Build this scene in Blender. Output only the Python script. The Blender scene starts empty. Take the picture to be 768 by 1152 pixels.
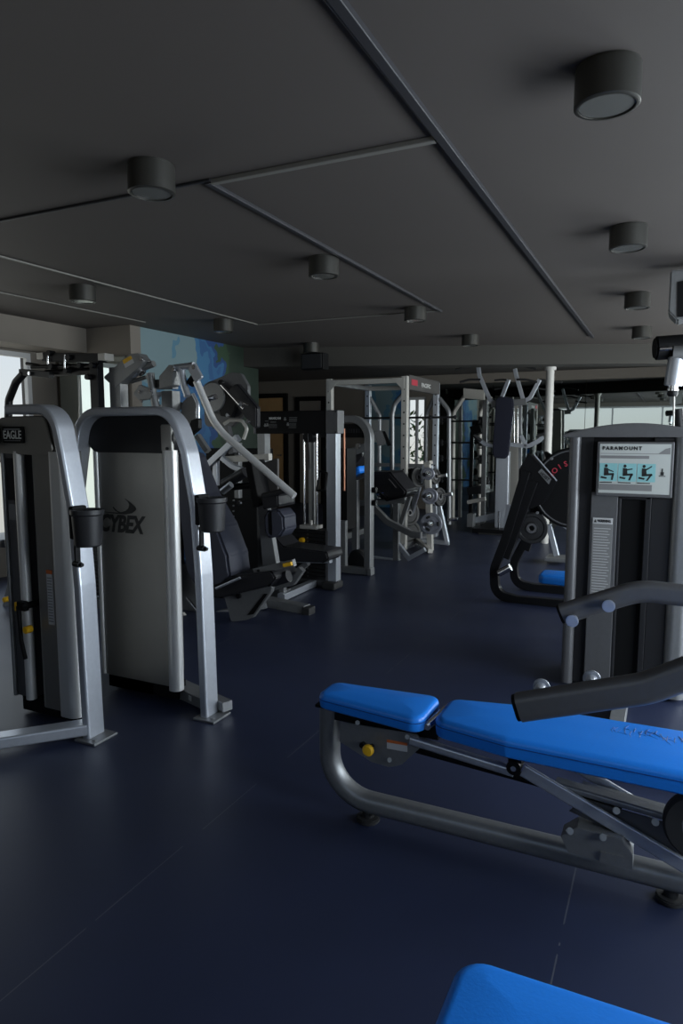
import bpy, bmesh, math, random
from mathutils import Vector, Matrix
random.seed(7)
S = bpy.context.scene
COL = S.collection

# ------------------------------------------------------------------ camera, sky, daylight, exposure
CAM_Z, FPX, YAW = 1.45, 768.0, math.radians(25.5)
PITCH = math.atan(88 / 768)
cam_d = bpy.data.cameras.new('camera'); cam = bpy.data.objects.new('camera', cam_d); COL.objects.link(cam)
cam.location = (0, 0, CAM_Z); cam.rotation_euler = (math.pi / 2 - PITCH, 0, YAW)
cam_d.sensor_fit = 'VERTICAL'; cam_d.sensor_height = 36; cam_d.lens = 36 * FPX / 1152
cam_d.clip_start = 0.05; cam_d.clip_end = 200
S.camera = cam
S.view_settings.view_transform = 'Standard'; S.view_settings.look = 'None'
S.view_settings.gamma = 1.0; S.view_settings.use_curve_mapping = False
S.view_settings.exposure = -0.22
S.cycles.use_denoising = True
S.cycles.max_bounces = 8; S.cycles.diffuse_bounces = 4; S.cycles.glossy_bounces = 5
S.cycles.transparent_max_bounces = 8; S.cycles.caustics_reflective = False; S.cycles.caustics_refractive = False
S.cycles.sample_clamp_indirect = 4.0

W = bpy.data.worlds.new('sky'); S.world = W; W.use_nodes = True
nt = W.node_tree; nt.nodes.clear()
tc = nt.nodes.new('ShaderNodeTexCoord'); sp = nt.nodes.new('ShaderNodeSeparateXYZ')
mr = nt.nodes.new('ShaderNodeMapRange'); mr.inputs['From Min'].default_value = -0.35; mr.inputs['From Max'].default_value = 0.6
cr = nt.nodes.new('ShaderNodeValToRGB')
cr.color_ramp.elements[0].color = (0.34, 0.32, 0.30, 1); cr.color_ramp.elements[0].position = 0.0
cr.color_ramp.elements[1].color = (0.42, 0.62, 1.0, 1); cr.color_ramp.elements[1].position = 1.0
e = cr.color_ramp.elements.new(0.34); e.color = (0.80, 0.77, 0.74, 1)
e = cr.color_ramp.elements.new(0.40); e.color = (0.88, 0.89, 0.93, 1)
bg = nt.nodes.new('ShaderNodeBackground'); bg.inputs['Strength'].default_value = 1.15
ow = nt.nodes.new('ShaderNodeOutputWorld')
nt.links.new(tc.outputs['Generated'], sp.inputs[0]); nt.links.new(sp.outputs['Z'], mr.inputs['Value'])
nt.links.new(mr.outputs['Result'], cr.inputs[0]); nt.links.new(cr.outputs[0], bg.inputs['Color'])
nt.links.new(bg.outputs[0], ow.inputs[0])

def daylight(name, loc, rot, sx, sy, power, color):
    """daylight coming in through one window opening"""
    l = bpy.data.lights.new(name, 'AREA'); l.shape = 'RECTANGLE'; l.size = sx; l.size_y = sy
    l.energy = power; l.color = color
    o = bpy.data.objects.new(name, l); COL.objects.link(o); o.location = loc; o.rotation_euler = rot
    return o
# windows of the room: right wall (x = 2.6), rear wall (y = -1.0), left wall (x = -6.05), far wall (y = 12.6)
XR, YB, XL, YF, CEIL = 2.1, -1.0, -6.05, 12.6, 2.55
daylight('daylight_right', (XR + 0.06, 3.0, 1.25), (0, math.radians(90), 0), 1.3, 3.9, 350, (0.84, 0.89, 1.0))
daylight('daylight_right', (XR + 0.06, 7.9, 1.25), (0, math.radians(90), 0), 1.3, 4.0, 330, (0.95, 0.96, 1.0))
daylight('daylight_rear', (-1.0, YB - 0.06, 1.80), (math.radians(90), 0, math.radians(180)), 5.4, 1.2, 5, (0.70, 0.86, 1.0))
daylight('daylight_left', (XL - 0.06, 3.67, 1.31), (0, math.radians(-90), 0), 1.9, 2.9, 15, (1.0, 0.97, 0.93))

# ------------------------------------------------------------------ helpers
fwv = Vector((-math.sin(YAW), math.cos(YAW), 0)); rtv = Vector((math.cos(YAW), math.sin(YAW), 0)); upv = Vector((0, 0, 1))
cfv = fwv * math.cos(PITCH) - upv * math.sin(PITCH); cuv = fwv * math.sin(PITCH) + upv * math.cos(PITCH)
def _ray(x, y): return cfv + rtv * ((x - 384) / FPX) + cuv * ((576 - y) / FPX)
def at(x, y, Y):          # survey point on the vertical plane y = Y
    d = _ray(x, y); return Vector((0, 0, CAM_Z)) + d * (Y / d.y)
def atx(x, y, X):         # survey point on the vertical plane x = X
    d = _ray(x, y); return Vector((0, 0, CAM_Z)) + d * (X / d.x)
def atz(x, y, Z=0.0):     # survey point at height Z
    d = _ray(x, y); return Vector((0, 0, CAM_Z)) + d * ((Z - CAM_Z) / d.z)

def mat(name, col, rough=0.5, metal=0.0, noise=0.0, scale=30, bump=0.0, col2=None, spec=0.5, coat=0.0, emit=None):
    m = bpy.data.materials.new(name); m.use_nodes = True; n = m.node_tree; b = n.nodes['Principled BSDF']
    b.inputs['Roughness'].default_value = rough; b.inputs['Metallic'].default_value = metal
    b.inputs['Specular IOR Level'].default_value = spec; b.inputs['Coat Weight'].default_value = coat
    c = (*col, 1)
    t = n.nodes.new('ShaderNodeTexCoord'); nz = n.nodes.new('ShaderNodeTexNoise')
    nz.inputs['Scale'].default_value = scale; nz.inputs['Detail'].default_value = 4
    n.links.new(t.outputs['Object'], nz.inputs['Vector'])
    mx = n.nodes.new('ShaderNodeMix'); mx.data_type = 'RGBA'
    c2 = (*(col2 or [v * (1 - noise) for v in col]), 1)
    mx.inputs['A'].default_value = c; mx.inputs['B'].default_value = c2
    n.links.new(nz.outputs['Fac'], mx.inputs['Factor']); n.links.new(mx.outputs['Result'], b.inputs['Base Color'])
    if bump:
        bp = n.nodes.new('ShaderNodeBump'); bp.inputs['Strength'].default_value = bump; bp.inputs['Distance'].default_value = 0.002
        n.links.new(nz.outputs['Fac'], bp.inputs['Height']); n.links.new(bp.outputs[0], b.inputs['Normal'])
    if emit:
        b.inputs['Emission Color'].default_value = (*emit[0], 1); b.inputs['Emission Strength'].default_value = emit[1]
    return m

M = {}
M['silver'] = mat('silver_powder_paint', (.60, .63, .69), .34, .72, .15, 60)
M['silver_dull'] = mat('dull_silver_paint', (.25, .255, .26), .42, .6, .2, 50)
M['cream'] = mat('warm_white_paint', (.50, .48, .44), .45, .2, .15, 40)
M['chrome'] = mat('chrome', (.75, .75, .77), .14, 1.0, .05, 20)
M['gunmetal'] = mat('gunmetal_paint', (.125, .125, .13), .42, .35, .2, 40)
M['shroud'] = mat('shroud_metallic_grey', (.33, .32, .30), .42, .7, .12, 8)
M['shroud_dark'] = mat('shroud_dark_plastic', (.016, .016, .018), .45, 0, .2, 30, spec=.3)
M['brown_plastic'] = mat('brown_grey_plastic', (.06, .055, .052), .5, 0, .2, 30)
M['alu'] = mat('brushed_aluminium', (.72, .72, .71), .38, .45, .08, 12)
M['black'] = mat('black_paint', (.006, .006, .007), .42, .0, .3, 40, spec=.2)
M['black_flat'] = mat('black_plastic', (.005, .005, .0055), .6, 0, .2, 40, spec=.15)
M['vinyl'] = mat('black_vinyl', (.014, .014, .017), .42, 0, .25, 120, bump=.15)
M['vinyl_grey'] = mat('slate_vinyl', (.040, .043, .062), .5, 0, .15, 120, bump=.15)
M['blue'] = mat('blue_vinyl', (.015, .225, .82), .36, 0, .10, 140, bump=.2)
M['blue_dark'] = mat('blue_vinyl_seam', (.004, .05, .22), .5)
M['navy_pad'] = mat('navy_vinyl', (.008, .009, .022), .5, 0, .2, 120)
M['rubber'] = mat('black_rubber', (.014, .014, .015), .7, 0, .3, 80, bump=.3)
M['iron'] = mat('cast_iron_black', (.011, .011, .012), .5, .1, .3, 60, bump=.2)
M['plate_grey'] = mat('grey_enamel_plate', (.30, .31, .36), .38, .5, .25, 30)
M['yellow'] = mat('yellow_knob', (.75, .42, .015), .4, 0, .1, 30)
M['white_label'] = mat('label_paper', (.50, .50, .50), .6, 0, .1, 50)
M['grey_label'] = mat('label_print_grey', (.20, .20, .20), .6, 0, .1, 50)
M['orange'] = mat('orange_print', (.55, .13, .03), .6)
M['red'] = mat('red_print', (.40, .03, .05), .5)
M['cyan'] = mat('cyan_print', (.24, .50, .52), .6, 0, .1, 60)
M['ink'] = mat('black_ink', (.012, .012, .012), .5)
M['white_ink'] = mat('white_ink', (.55, .55, .53), .5)
M['copper'] = mat('copper_tube', (.45, .20, .12), .35, .7)
M['lens'] = mat('frosted_lens', (.09, .09, .085), .25, 0, .1, 30)
M['fixture'] = mat('fixture_anodised', (.060, .058, .052), .38, .6, .1, 30)
M['wood'] = mat('light_wood', (.42, .26, .12), .5, 0, .35, 6, col2=(.33, .19, .08))
M['wall'] = mat('wall_paint_taupe', (.165, .145, .122), .75, 0, .1, 4)
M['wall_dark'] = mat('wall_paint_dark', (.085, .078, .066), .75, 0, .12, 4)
M['beam'] = mat('beam_paint', (.029, .026, .021), .7, 0, .12, 3)
M['ceiling'] = mat('ceiling_paint_grey', (.062, .053, .048), .7, 0, .10, 1.5, bump=.05)
M['conduit'] = mat('conduit_grey', (.17, .165, .15), .5, .2, .15, 30)
M['conduit_dark'] = mat('conduit_dark', (.030, .030, .034), .5, .2, .15, 30)
M['window_frame'] = mat('window_frame_white', (.50, .50, .50), .5, 0, .1, 10)
M['column'] = mat('column_white_paint', (.46, .45, .42), .5, 0, .1, 10)
M['leaf'] = mat('leaf_green', (.10, .20, .05), .6, 0, .5, 20)
M['screen_white'] = mat('poster_white', (.45, .47, .45), .6)

def mirror_mat():
    m = bpy.data.materials.new('mirror_glass'); m.use_nodes = True; b = m.node_tree.nodes['Principled BSDF']
    b.inputs['Base Color'].default_value = (.60, .66, .64, 1); b.inputs['Metallic'].default_value = 1; b.inputs['Roughness'].default_value = .015
    return m
M['mirror'] = mirror_mat()
def glass_mat():
    m = bpy.data.materials.new('window_glass'); m.use_nodes = True; n = m.node_tree; n.nodes.clear()
    t = n.nodes.new('ShaderNodeBsdfTransparent'); g = n.nodes.new('ShaderNodeBsdfGlossy'); g.inputs['Roughness'].default_value = .02
    t.inputs['Color'].default_value = (.93, .96, .95, 1)
    f = n.nodes.new('ShaderNodeFresnel'); f.inputs['IOR'].default_value = 1.45
    x = n.nodes.new('ShaderNodeMixShader'); o = n.nodes.new('ShaderNodeOutputMaterial')
    ge = n.nodes.new('ShaderNodeNewGeometry'); iv = n.nodes.new('ShaderNodeMath'); iv.operation = 'SUBTRACT'; iv.inputs[0].default_value = 1
    mu = n.nodes.new('ShaderNodeMath'); mu.operation = 'MULTIPLY'; n.links.new(ge.outputs['Backfacing'], iv.inputs[1])
    n.links.new(iv.outputs[0], mu.inputs[0]); n.links.new(f.outputs[0], mu.inputs[1])
    n.links.new(mu.outputs[0], x.inputs[0]); n.links.new(t.outputs[0], x.inputs[1]); n.links.new(g.outputs[0], x.inputs[2]); n.links.new(x.outputs[0], o.inputs[0])
    return m
M['glass'] = glass_mat()
def floor_mat():
    m = mat('navy_rubber_floor', (.017, .023, .054), .40, 0, .22, 5, col2=(.014, .019, .042), spec=.5); n = m.node_tree
    b = n.nodes['Principled BSDF']; t = n.nodes.new('ShaderNodeTexCoord'); s = n.nodes.new('ShaderNodeSeparateXYZ')
    n.links.new(t.outputs['Object'], s.inputs[0])
    def seam(out, off, per, w):
        a = n.nodes.new('ShaderNodeMath'); a.operation = 'ADD'; a.inputs[1].default_value = off
        p = n.nodes.new('ShaderNodeMath'); p.operation = 'PINGPONG'; p.inputs[1].default_value = per / 2
        l = n.nodes.new('ShaderNodeMath'); l.operation = 'LESS_THAN'; l.inputs[1].default_value = w
        n.links.new(out, a.inputs[0]); n.links.new(a.outputs[0], p.inputs[0]); n.links.new(p.outputs[0], l.inputs[0]); return l.outputs[0]
    sx = seam(s.outputs['X'], 1.482 + 12.7, 1.27, .0022)
    nz = n.nodes.new('ShaderNodeTexNoise'); nz.inputs['Scale'].default_value = 3.0; nz.inputs['Detail'].default_value = 3
    n.links.new(t.outputs['Object'], nz.inputs['Vector'])
    g = n.nodes.new('ShaderNodeMath'); g.operation = 'GREATER_THAN'; g.inputs[1].default_value = .47; n.links.new(nz.outputs['Fac'], g.inputs[0])
    k = n.nodes.new('ShaderNodeMath'); k.operation = 'MULTIPLY'; n.links.new(sx, k.inputs[0]); n.links.new(g.outputs[0], k.inputs[1])
    k2 = n.nodes.new('ShaderNodeMath'); k2.operation = 'MULTIPLY'; k2.inputs[1].default_value = .55; n.links.new(k.outputs[0], k2.inputs[0])
    old = b.inputs['Base Color'].links[0].from_socket
    mx = n.nodes.new('ShaderNodeMix'); mx.data_type = 'RGBA'; mx.inputs['B'].default_value = (.10, .105, .12, 1)
    n.links.new(k2.outputs[0], mx.inputs['Factor']); n.links.new(old, mx.inputs['A']); n.links.new(mx.outputs['Result'], b.inputs['Base Color'])
    # scuffed sheen
    nr = n.nodes.new('ShaderNodeTexNoise'); nr.inputs['Scale'].default_value = 1.6; nr.inputs['Detail'].default_value = 5
    n.links.new(t.outputs['Object'], nr.inputs['Vector'])
    r = n.nodes.new('ShaderNodeMapRange'); r.inputs['To Min'].default_value = .34; r.inputs['To Max'].default_value = .50
    n.links.new(nr.outputs['Fac'], r.inputs['Value']); n.links.new(r.outputs[0], b.inputs['Roughness'])
    return m
M['floor'] = floor_mat()
def mural_mat(off=-2.35):
    """painted coast: pale sky, blue peaks with wavy edges, dark green trees to the right"""
    m = mat('mural_paint', (.1, .3, .5), .6); n = m.node_tree; b = n.nodes['Principled BSDF']
    t = n.nodes.new('ShaderNodeTexCoord'); s = n.nodes.new('ShaderNodeSeparateXYZ'); n.links.new(t.outputs['Object'], s.inputs[0])
    nz = n.nodes.new('ShaderNodeTexNoise'); nz.inputs['Scale'].default_value = 1.9; nz.inputs['Detail'].default_value = 3
    n.links.new(t.outputs['Object'], nz.inputs['Vector'])
    a = n.nodes.new('ShaderNodeMath'); a.operation = 'MULTIPLY_ADD'; a.inputs[1].default_value = 1.3
    n.links.new(nz.outputs['Fac'], a.inputs[0])
    d = n.nodes.new('ShaderNodeMath'); d.operation = 'MULTIPLY'; d.inputs[1].default_value = .36
    n.links.new(s.outputs['Y'], d.inputs[0]); n.links.new(d.outputs[0], a.inputs[2])
    f = n.nodes.new('ShaderNodeMath'); f.operation = 'ADD'; f.inputs[1].default_value = off; n.links.new(a.outputs[0], f.inputs[0])
    c = n.nodes.new('ShaderNodeValToRGB'); c.color_ramp.interpolation = 'CONSTANT'
    c.color_ramp.elements[0].color = (.03, .11, .24, 1); c.color_ramp.elements[0].position = 0
    c.color_ramp.elements[1].color = (.010, .022, .013, 1); c.color_ramp.elements[1].position = .90
    for p, q in ((.14, (.07, .17, .24)), (.24, (.14, .21, .23)), (.50, (.035, .13, .25)), (.58, (.02, .08, .20)), (.66, (.025, .105, .23)), (.72, (.010, .045, .15)), (.80, (.018, .045, .020))):
        q_ = c.color_ramp.elements.new(p); q_.color = (*q, 1)
    n.links.new(f.outputs[0], c.inputs[0]); n.links.new(c.outputs[0], b.inputs['Base Color'])
    return m
M['mural'] = mural_mat(); M['mural_far'] = mural_mat(-4.95)

class MB:
    """collects shapes in world coordinates and links them as one mesh object"""
    def __init__(s): s.b = bmesh.new()
    def _add(s, t, mx=None):
        if mx is not None: bmesh.ops.transform(t, matrix=mx, verts=t.verts)
        me = bpy.data.meshes.new('t'); t.to_mesh(me); t.free(); s.b.from_mesh(me); bpy.data.meshes.remove(me)
    def box(s, c, d, bev=0.0, rot=(0, 0, 0), seg=2):
        t = bmesh.new(); bmesh.ops.create_cube(t, size=1)
        bmesh.ops.scale(t, vec=d, verts=t.verts)
        if bev > 0: bmesh.ops.bevel(t, geom=t.edges[:], offset=min(bev, min(d) * .49), segments=seg, profile=.5, affect='EDGES')
        from mathutils import Euler
        s._add(t, Matrix.Translation(c) @ Euler(rot).to_matrix().to_4x4()); return s
    def span(s, p, q, bev=0.0):
        p = Vector(p); q = Vector(q); return s.box((p + q) / 2, [abs(v) for v in (q - p)], bev)
    def cyl(s, p, q, r, r2=None, n=20, bev=0.0):
        p = Vector(p); q = Vector(q); t = bmesh.new(); L = (q - p).length
        bmesh.ops.create_cone(t, cap_ends=True, segments=n, radius1=r, radius2=r if r2 is None else r2, depth=L)
        if bev: bmesh.ops.bevel(t, geom=[e for e in t.edges if abs(e.verts[0].co.z - e.verts[1].co.z) < 1e-6], offset=bev, segments=2, affect='EDGES')
        s._add(t, Matrix.Translation((p + q) / 2) @ (q - p).to_track_quat('Z', 'Y').to_matrix().to_4x4()); return s
    def lathe(s, prof, p, ax, n=28):
        """prof [(r, h)] turned about the axis ax through p"""
        t = bmesh.new(); rings = []
        for r, h in prof:
            rings.append([t.verts.new((r * math.cos(2 * math.pi * k / n), r * math.sin(2 * math.pi * k / n), h)) for k in range(n)])
        for a, b in zip(rings, rings[1:]):
            for k in range(n): t.faces.new((a[k], a[(k + 1) % n], b[(k + 1) % n], b[k]))
        ring = prof[0] == prof[-1]
        if prof[0][0] > 1e-5 and not ring: t.faces.new(list(reversed(rings[0])))
        if prof[-1][0] > 1e-5 and not ring: t.faces.new(rings[-1])
        bmesh.ops.remove_doubles(t, verts=t.verts, dist=1e-6)
        s._add(t, Matrix.Translation(p) @ Vector(ax).to_track_quat('Z', 'Y').to_matrix().to_4x4()); return s
    def prism(s, pts, n_, depth, bev=0.0):
        """planar polygon pts (3D) pushed along n_ by depth (centred)"""
        t = bmesh.new(); n_ = Vector(n_).normalized()
        a = [t.verts.new(Vector(p) - n_ * depth / 2) for p in pts]; b = [t.verts.new(Vector(p) + n_ * depth / 2) for p in pts]
        t.faces.new(a); t.faces.new(list(reversed(b)))
        for k in range(len(a)): t.faces.new((a[k], b[k], b[(k + 1) % len(a)], a[(k + 1) % len(a)]))
        bmesh.ops.recalc_face_normals(t, faces=t.faces[:])
        if bev: bmesh.ops.bevel(t, geom=t.edges[:], offset=bev, segments=2, affect='EDGES')
        s._add(t); return s
    def sweep(s, pts, prof, side=None, fil=0.0, nseg=7, cap=True):
        """prof: list of (u, v); u along 'side', v along tangent x side"""
        P = fillet([Vector(p) for p in pts], fil, nseg); T = []
        for i in range(len(P)):
            a = (P[i] - P[i - 1]).normalized() if i else None; b = (P[i + 1] - P[i]).normalized() if i < len(P) - 1 else None
            T.append(((a or b) + (b or a)).normalized())
        t = bmesh.new(); rings = []; u = None
        for i, (p, d) in enumerate(zip(P, T)):
            if side is not None: u = Vector(side) - d * Vector(side).dot(d)
            elif u is None:
                u = d.cross(Vector((0, 0, 1)));
                if u.length < .1: u = d.cross(Vector((0, 1, 0)))
            else: u = u - d * u.dot(d)
            u = u.normalized(); v = d.cross(u)
            k = 1.0
            if 0 < i < len(P) - 1:
                c = (P[i] - P[i - 1]).normalized().dot(d); k = 1 / max(c, .5)
            bend = None
            if 0 < i < len(P) - 1:
                bd = (P[i + 1] - P[i]).normalized() - (P[i] - P[i - 1]).normalized()
                if bd.length > 1e-4: bend = bd.normalized()
            ring = []
            for a_, b_ in prof:
                o = u * a_ + v * b_
                if bend is not None: o = o + bend * (o.dot(bend)) * (k - 1)
                ring.append(t.verts.new(p + o))
            rings.append(ring)
        n = len(prof)
        for a, b in zip(rings, rings[1:]):
            for k in range(n): t.faces.new((a[k], a[(k + 1) % n], b[(k + 1) % n], b[k]))
        if cap: t.faces.new(list(reversed(rings[0]))); t.faces.new(rings[-1])
        bmesh.ops.recalc_face_normals(t, faces=t.faces[:]); s._add(t); return s
    def tube(s, pts, r, fil=0.0, n=14): return s.sweep(pts, circ(r, n), None, fil)
    def bar(s, p, q, w, h, side=None, r=.004):
        """rectangular tube between two points"""
        p = Vector(p); q = Vector(q)
        return s.sweep([p, q], rrect(w, h, r), side)
    def pad(s, outline, z0, z1, r=.03, fil=.05, crown=.006, mx=None):
        """upholstered pad: rounded outline in plan, rounded edge, slightly crowned top"""
        P = fillet([Vector((x, y, 0)) for x, y in outline], fil, 6, closed=True); c = sum(P, Vector()) / len(P)
        h = z1 - z0; lay = [(r * .6, z0), (r * .12, z0 + r * .35)]
        lay += [(0, z0 + h * .45)] + [(r * (1 - math.cos(a)), z1 - r * .8 + r * .8 * math.sin(a)) for a in (0, .5, .9, 1.25, 1.57)]
        t = bmesh.new(); rings = []; n = len(P)
        for ins, z in lay:
            ring = []
            for k in range(n):
                a = (P[k] - P[k - 1]); b = (P[(k + 1) % n] - P[k]); d = (a.normalized() + b.normalized()).normalized()
                nn = Vector((-d.y, d.x, 0))
                if nn.dot(c - P[k]) < 0: nn = -nn
                q = P[k] + nn * ins; ring.append(t.verts.new((q.x, q.y, z)))
            rings.append(ring)
        for a, b in zip(rings, rings[1:]):
            for k in range(n): t.faces.new((a[k], a[(k + 1) % n], b[(k + 1) % n], b[k]))
        w0 = min(max(p.y for p in P) - min(p.y for p in P), max(p.x for p in P) - min(p.x for p in P)) / 2
        xm, xM, ym, yM = (f(getattr(p, a_) for p in P) for a_ in 'xy' for f in (min, max))
        for f_, hz in ((.25, .5), (.5, .85), (.75, 1.0)):
            last = rings[-1] if f_ == .25 else base; base = last; ring = []
            for v in base:
                q = Vector((v.co.x, v.co.y, 0)); d = w0 * f_
                qx = min(max(q.x, xm + r + d), xM - r - d) if xM - xm > 2 * (r + d) else c.x
                qy = c.y + (q.y - c.y) * (1 - f_)
                ring.append(t.verts.new((qx, qy, z1 + crown * hz)))
            rings.append(ring)
        for a, b in zip(rings[-4:], rings[-3:]):
            for k in range(n): t.faces.new((a[k], a[(k + 1) % n], b[(k + 1) % n], b[k]))
        t.faces.new(list(reversed(rings[0]))); t.faces.new(rings[-1])
        bmesh.ops.recalc_face_normals(t, faces=t.faces[:]); s._add(t, mx); return s
    def build(s, name, m, parent=None, smooth=35, **tags):
        me = bpy.data.meshes.new(name)
        o = bpy.data.objects.new(name, me); COL.objects.link(o)
        if parent is not None:
            off = parent.matrix_basis.translation.copy(); q = parent
            while q.parent: q = q.parent; off += q.matrix_basis.translation
            bmesh.ops.translate(s.b, vec=-off, verts=s.b.verts); o.parent = parent
        s.b.to_mesh(me); s.b.free()
        for p in me.polygons: p.use_smooth = True
        me.set_sharp_from_angle(angle=math.radians(smooth)) if smooth else [setattr(p, 'use_smooth', False) for p in me.polygons]; me.materials.append(m if not isinstance(m, str) else M[m])
        if smooth:
            wn = o.modifiers.new('even_shading', 'WEIGHTED_NORMAL'); wn.keep_sharp = True; wn.weight = 80
        for k, v in tags.items(): o[k] = v
        return o

def circ(r, n=14): return [(r * math.cos(2 * math.pi * k / n), r * math.sin(2 * math.pi * k / n)) for k in range(n)]
def rrect(w, h, r=.004, n=3):
    r = min(r, w * .49, h * .49); o = []
    for cx, cy, a0 in ((w / 2 - r, h / 2 - r, 0), (-w / 2 + r, h / 2 - r, 90), (-w / 2 + r, -h / 2 + r, 180), (w / 2 - r, -h / 2 + r, 270)):
        for k in range(n + 1):
            a = math.radians(a0 + 90 * k / n); o.append((cx + r * math.cos(a), cy + r * math.sin(a)))
    return o
def fillet(P, rad, nseg=7, closed=False):
    if rad <= 0: return P
    out = []; N = len(P)
    for i in range(N):
        if not closed and (i == 0 or i == N - 1): out.append(P[i]); continue
        a = P[i - 1]; b = P[i]; c = P[(i + 1) % N]
        u = (a - b); v = (c - b); lu, lv = u.length, v.length; u.normalize(); v.normalize()
        ang = math.acos(max(-1, min(1, u.dot(v))))
        if abs(ang - math.pi) < .03: out.append(b); continue
        t = min(rad / math.tan(ang / 2), lu * .48, lv * .48); r = t * math.tan(ang / 2)
        cen = b + (u + v).normalized() * (r / math.sin(ang / 2)); p = b + u * t; q = b + v * t
        e1 = (p - cen); e2 = (q - cen); w = math.acos(max(-1, min(1, e1.normalized().dot(e2.normalized()))))
        for k in range(nseg + 1):
            f = k / nseg; out.append(cen + (e1 * math.sin((1 - f) * w) + e2 * math.sin(f * w)) / math.sin(w))
    return out
def thing(name, label, cat, loc=(0, 0, 0), group=None):
    o = bpy.data.objects.new(name, None); COL.objects.link(o); o.empty_display_size = .1
    o.location = loc; o['label'] = label; o['category'] = cat
    if group: o['group'] = group
    return o
def tag(o, label, cat, group=None):
    o['label'] = label; o['category'] = cat
    if group: o['group'] = group
    return o
def struct(o): o['kind'] = 'structure'; return o
def copy_tree(o, parent=None):
    c = o.copy(); COL.objects.link(c); c.parent = parent
    for ch in list(o.children): copy_tree(ch, c)
    return c
def text(body, size, mx, m, parent, name='lettering', bold=0.0, shear=0.0, sx=1.0, depth=.0006, align='CENTER', space=1.0):
    cu = bpy.data.curves.new('t', 'FONT'); cu.body = body; cu.size = size; cu.offset = bold; cu.shear = shear; cu.extrude = depth
    cu.align_x = align; cu.align_y = 'CENTER'; cu.space_character = space; cu.resolution_u = 3
    t = bpy.data.objects.new('t', cu); COL.objects.link(t)
    bpy.context.view_layer.update()
    me = bpy.data.meshes.new_from_object(t.evaluated_get(bpy.context.evaluated_depsgraph_get()))
    bpy.data.objects.remove(t); bpy.data.curves.remove(cu)
    me.name = name; me.transform(mx @ Matrix.Diagonal((sx, 1, 1, 1)))
    off = parent.matrix_basis.translation.copy(); q = parent
    while q.parent: q = q.parent; off += q.matrix_basis.translation
    me.transform(Matrix.Translation(-off)); me.materials.clear(); me.materials.append(M[m])
    o = bpy.data.objects.new(name, me); COL.objects.link(o); o.parent = parent; return o
def front(x, y, z, yaw=0.0, roll=0.0):
    """frame of a sign facing -y, turned by yaw about z, rolled in its own plane"""
    return Matrix.Translation((x, y, z)) @ Matrix.Rotation(yaw, 4, 'Z') @ Matrix.Rotation(math.pi / 2, 4, 'X') @ Matrix.Rotation(roll, 4, 'Z')

# ------------------------------------------------------------------ room shell
struct(MB().span((-6.2, YB - .2, -.12), (XR + .2, YF + .2, 0)).span((-8.6, 7.75, -.12), (-6.2, YF + .2, 0)).build('floor', 'floor'))
struct(MB().span((-6.2, YB - .2, CEIL), (XR + .2, YF + .2, CEIL + .15)).span((-8.6, 7.75, CEIL), (-6.2, YF + .2, CEIL + .15)).build('ceiling', 'ceiling'))
def wall_with_openings(name, axis, pos, t, a0, a1, holes, m):
    """wall across [a0, a1]; holes = [(b0, b1, z0, z1)] sorted along the wall"""
    w = MB()
    def blk(u0, u1, z0, z1):
        if u1 - u0 < 1e-4 or z1 - z0 < 1e-4: return
        if axis == 'x': w.span((pos, u0, z0), (pos + t, u1, z1))
        else: w.span((u0, pos, z0), (u1, pos + t, z1))
    c = a0
    for b0, b1, z0, z1 in holes:
        blk(c, b0, 0, CEIL); blk(b0, b1, 0, z0); blk(b0, b1, z1, CEIL); c = b1
    blk(c, a1, 0, CEIL)
    return struct(w.build(name, m))
wall_with_openings('wall_right', 'x', XR, .15, YB, YF, [(1.05, 5.0, .6, 1.9), (5.9, 9.9, .6, 1.9)], 'wall')
wall_with_openings('wall_rear', 'y', YB - .15, .15, -6.2, XR, [(-3.7, 1.7, 1.2, 2.4)], 'wall')
wall_with_openings('wall_left', 'x', XL - .15, .15, YB, 5.49, [(2.2, 5.15, .35, 2.28)], 'wall')
wall_with_openings('wall_far', 'y', YF, .15, -8.4, XR, [(-4.62, -4.22, .75, 2.15)], 'wall')
struct(MB().span((-6.2, 5.49, 0), (-5.0, 5.64, CEIL)).build('wall_return', 'wall'))
struct(MB().span((-5.15, 5.64, 0), (-5.0, 7.9, CEIL)).build('wall_mural', 'mural'))
struct(MB().span((-8.55, 7.75, 0), (-8.4, YF, CEIL)).build('wall_alcove', 'wall_dark'))
struct(MB().span((-8.4, 7.75, 0), (-5.15, 7.9, CEIL)).build('wall_alcove_side', 'wall_dark'))
# skewed dropped beam across the room
B0, B1 = Vector((-6.2, 7.28, 0)), Vector((2.6, 10.62, 0)); bd = (B1 - B0).normalized(); bn = Vector((-bd.y, bd.x, 0))
struct(MB().prism([B0 + upv * 2.31, B1 + upv * 2.31, B1 + upv * 2.55, B0 + upv * 2.55], bn, .34).build('trim_1', 'beam'))
# left soffit above the window wall
struct(MB().span((-6.05, YB, 2.30), (-5.60, 5.49, CEIL)).build('trim_2', 'wall'))

def window(name, axis, pos, u0, u1, z0, z1, bars):
    t = thing(name, '', ''); del t['label']; del t['category']; t['kind'] = 'structure'
    f = MB(); g = MB(); w = .05
    def blk(mb, a, b, c, d, th=.05):
        if axis == 'x': mb.span((pos - th / 2, a, c), (pos + th / 2, b, d))
        else: mb.span((a, pos - th / 2, c), (b, pos + th / 2, d))
    blk(f, u0, u1, z0, z0 + w); blk(f, u0, u1, z1 - w, z1); blk(f, u0, u0 + w, z0 + w, z1 - w); blk(f, u1 - w, u1, z0 + w, z1 - w)
    for k in bars: blk(f, k - w / 2, k + w / 2, z0 + w, z1 - w)
    blk(g, u0 + w, u1 - w, z0 + w, z1 - w, .006)
    f.build('window_frame', 'window_frame', t); g.build('window_pane', 'glass', t); return t
window('window_1', 'x', XR + .02, 1.05, 5.0, .6, 1.9, (2.35, 3.7))
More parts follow.
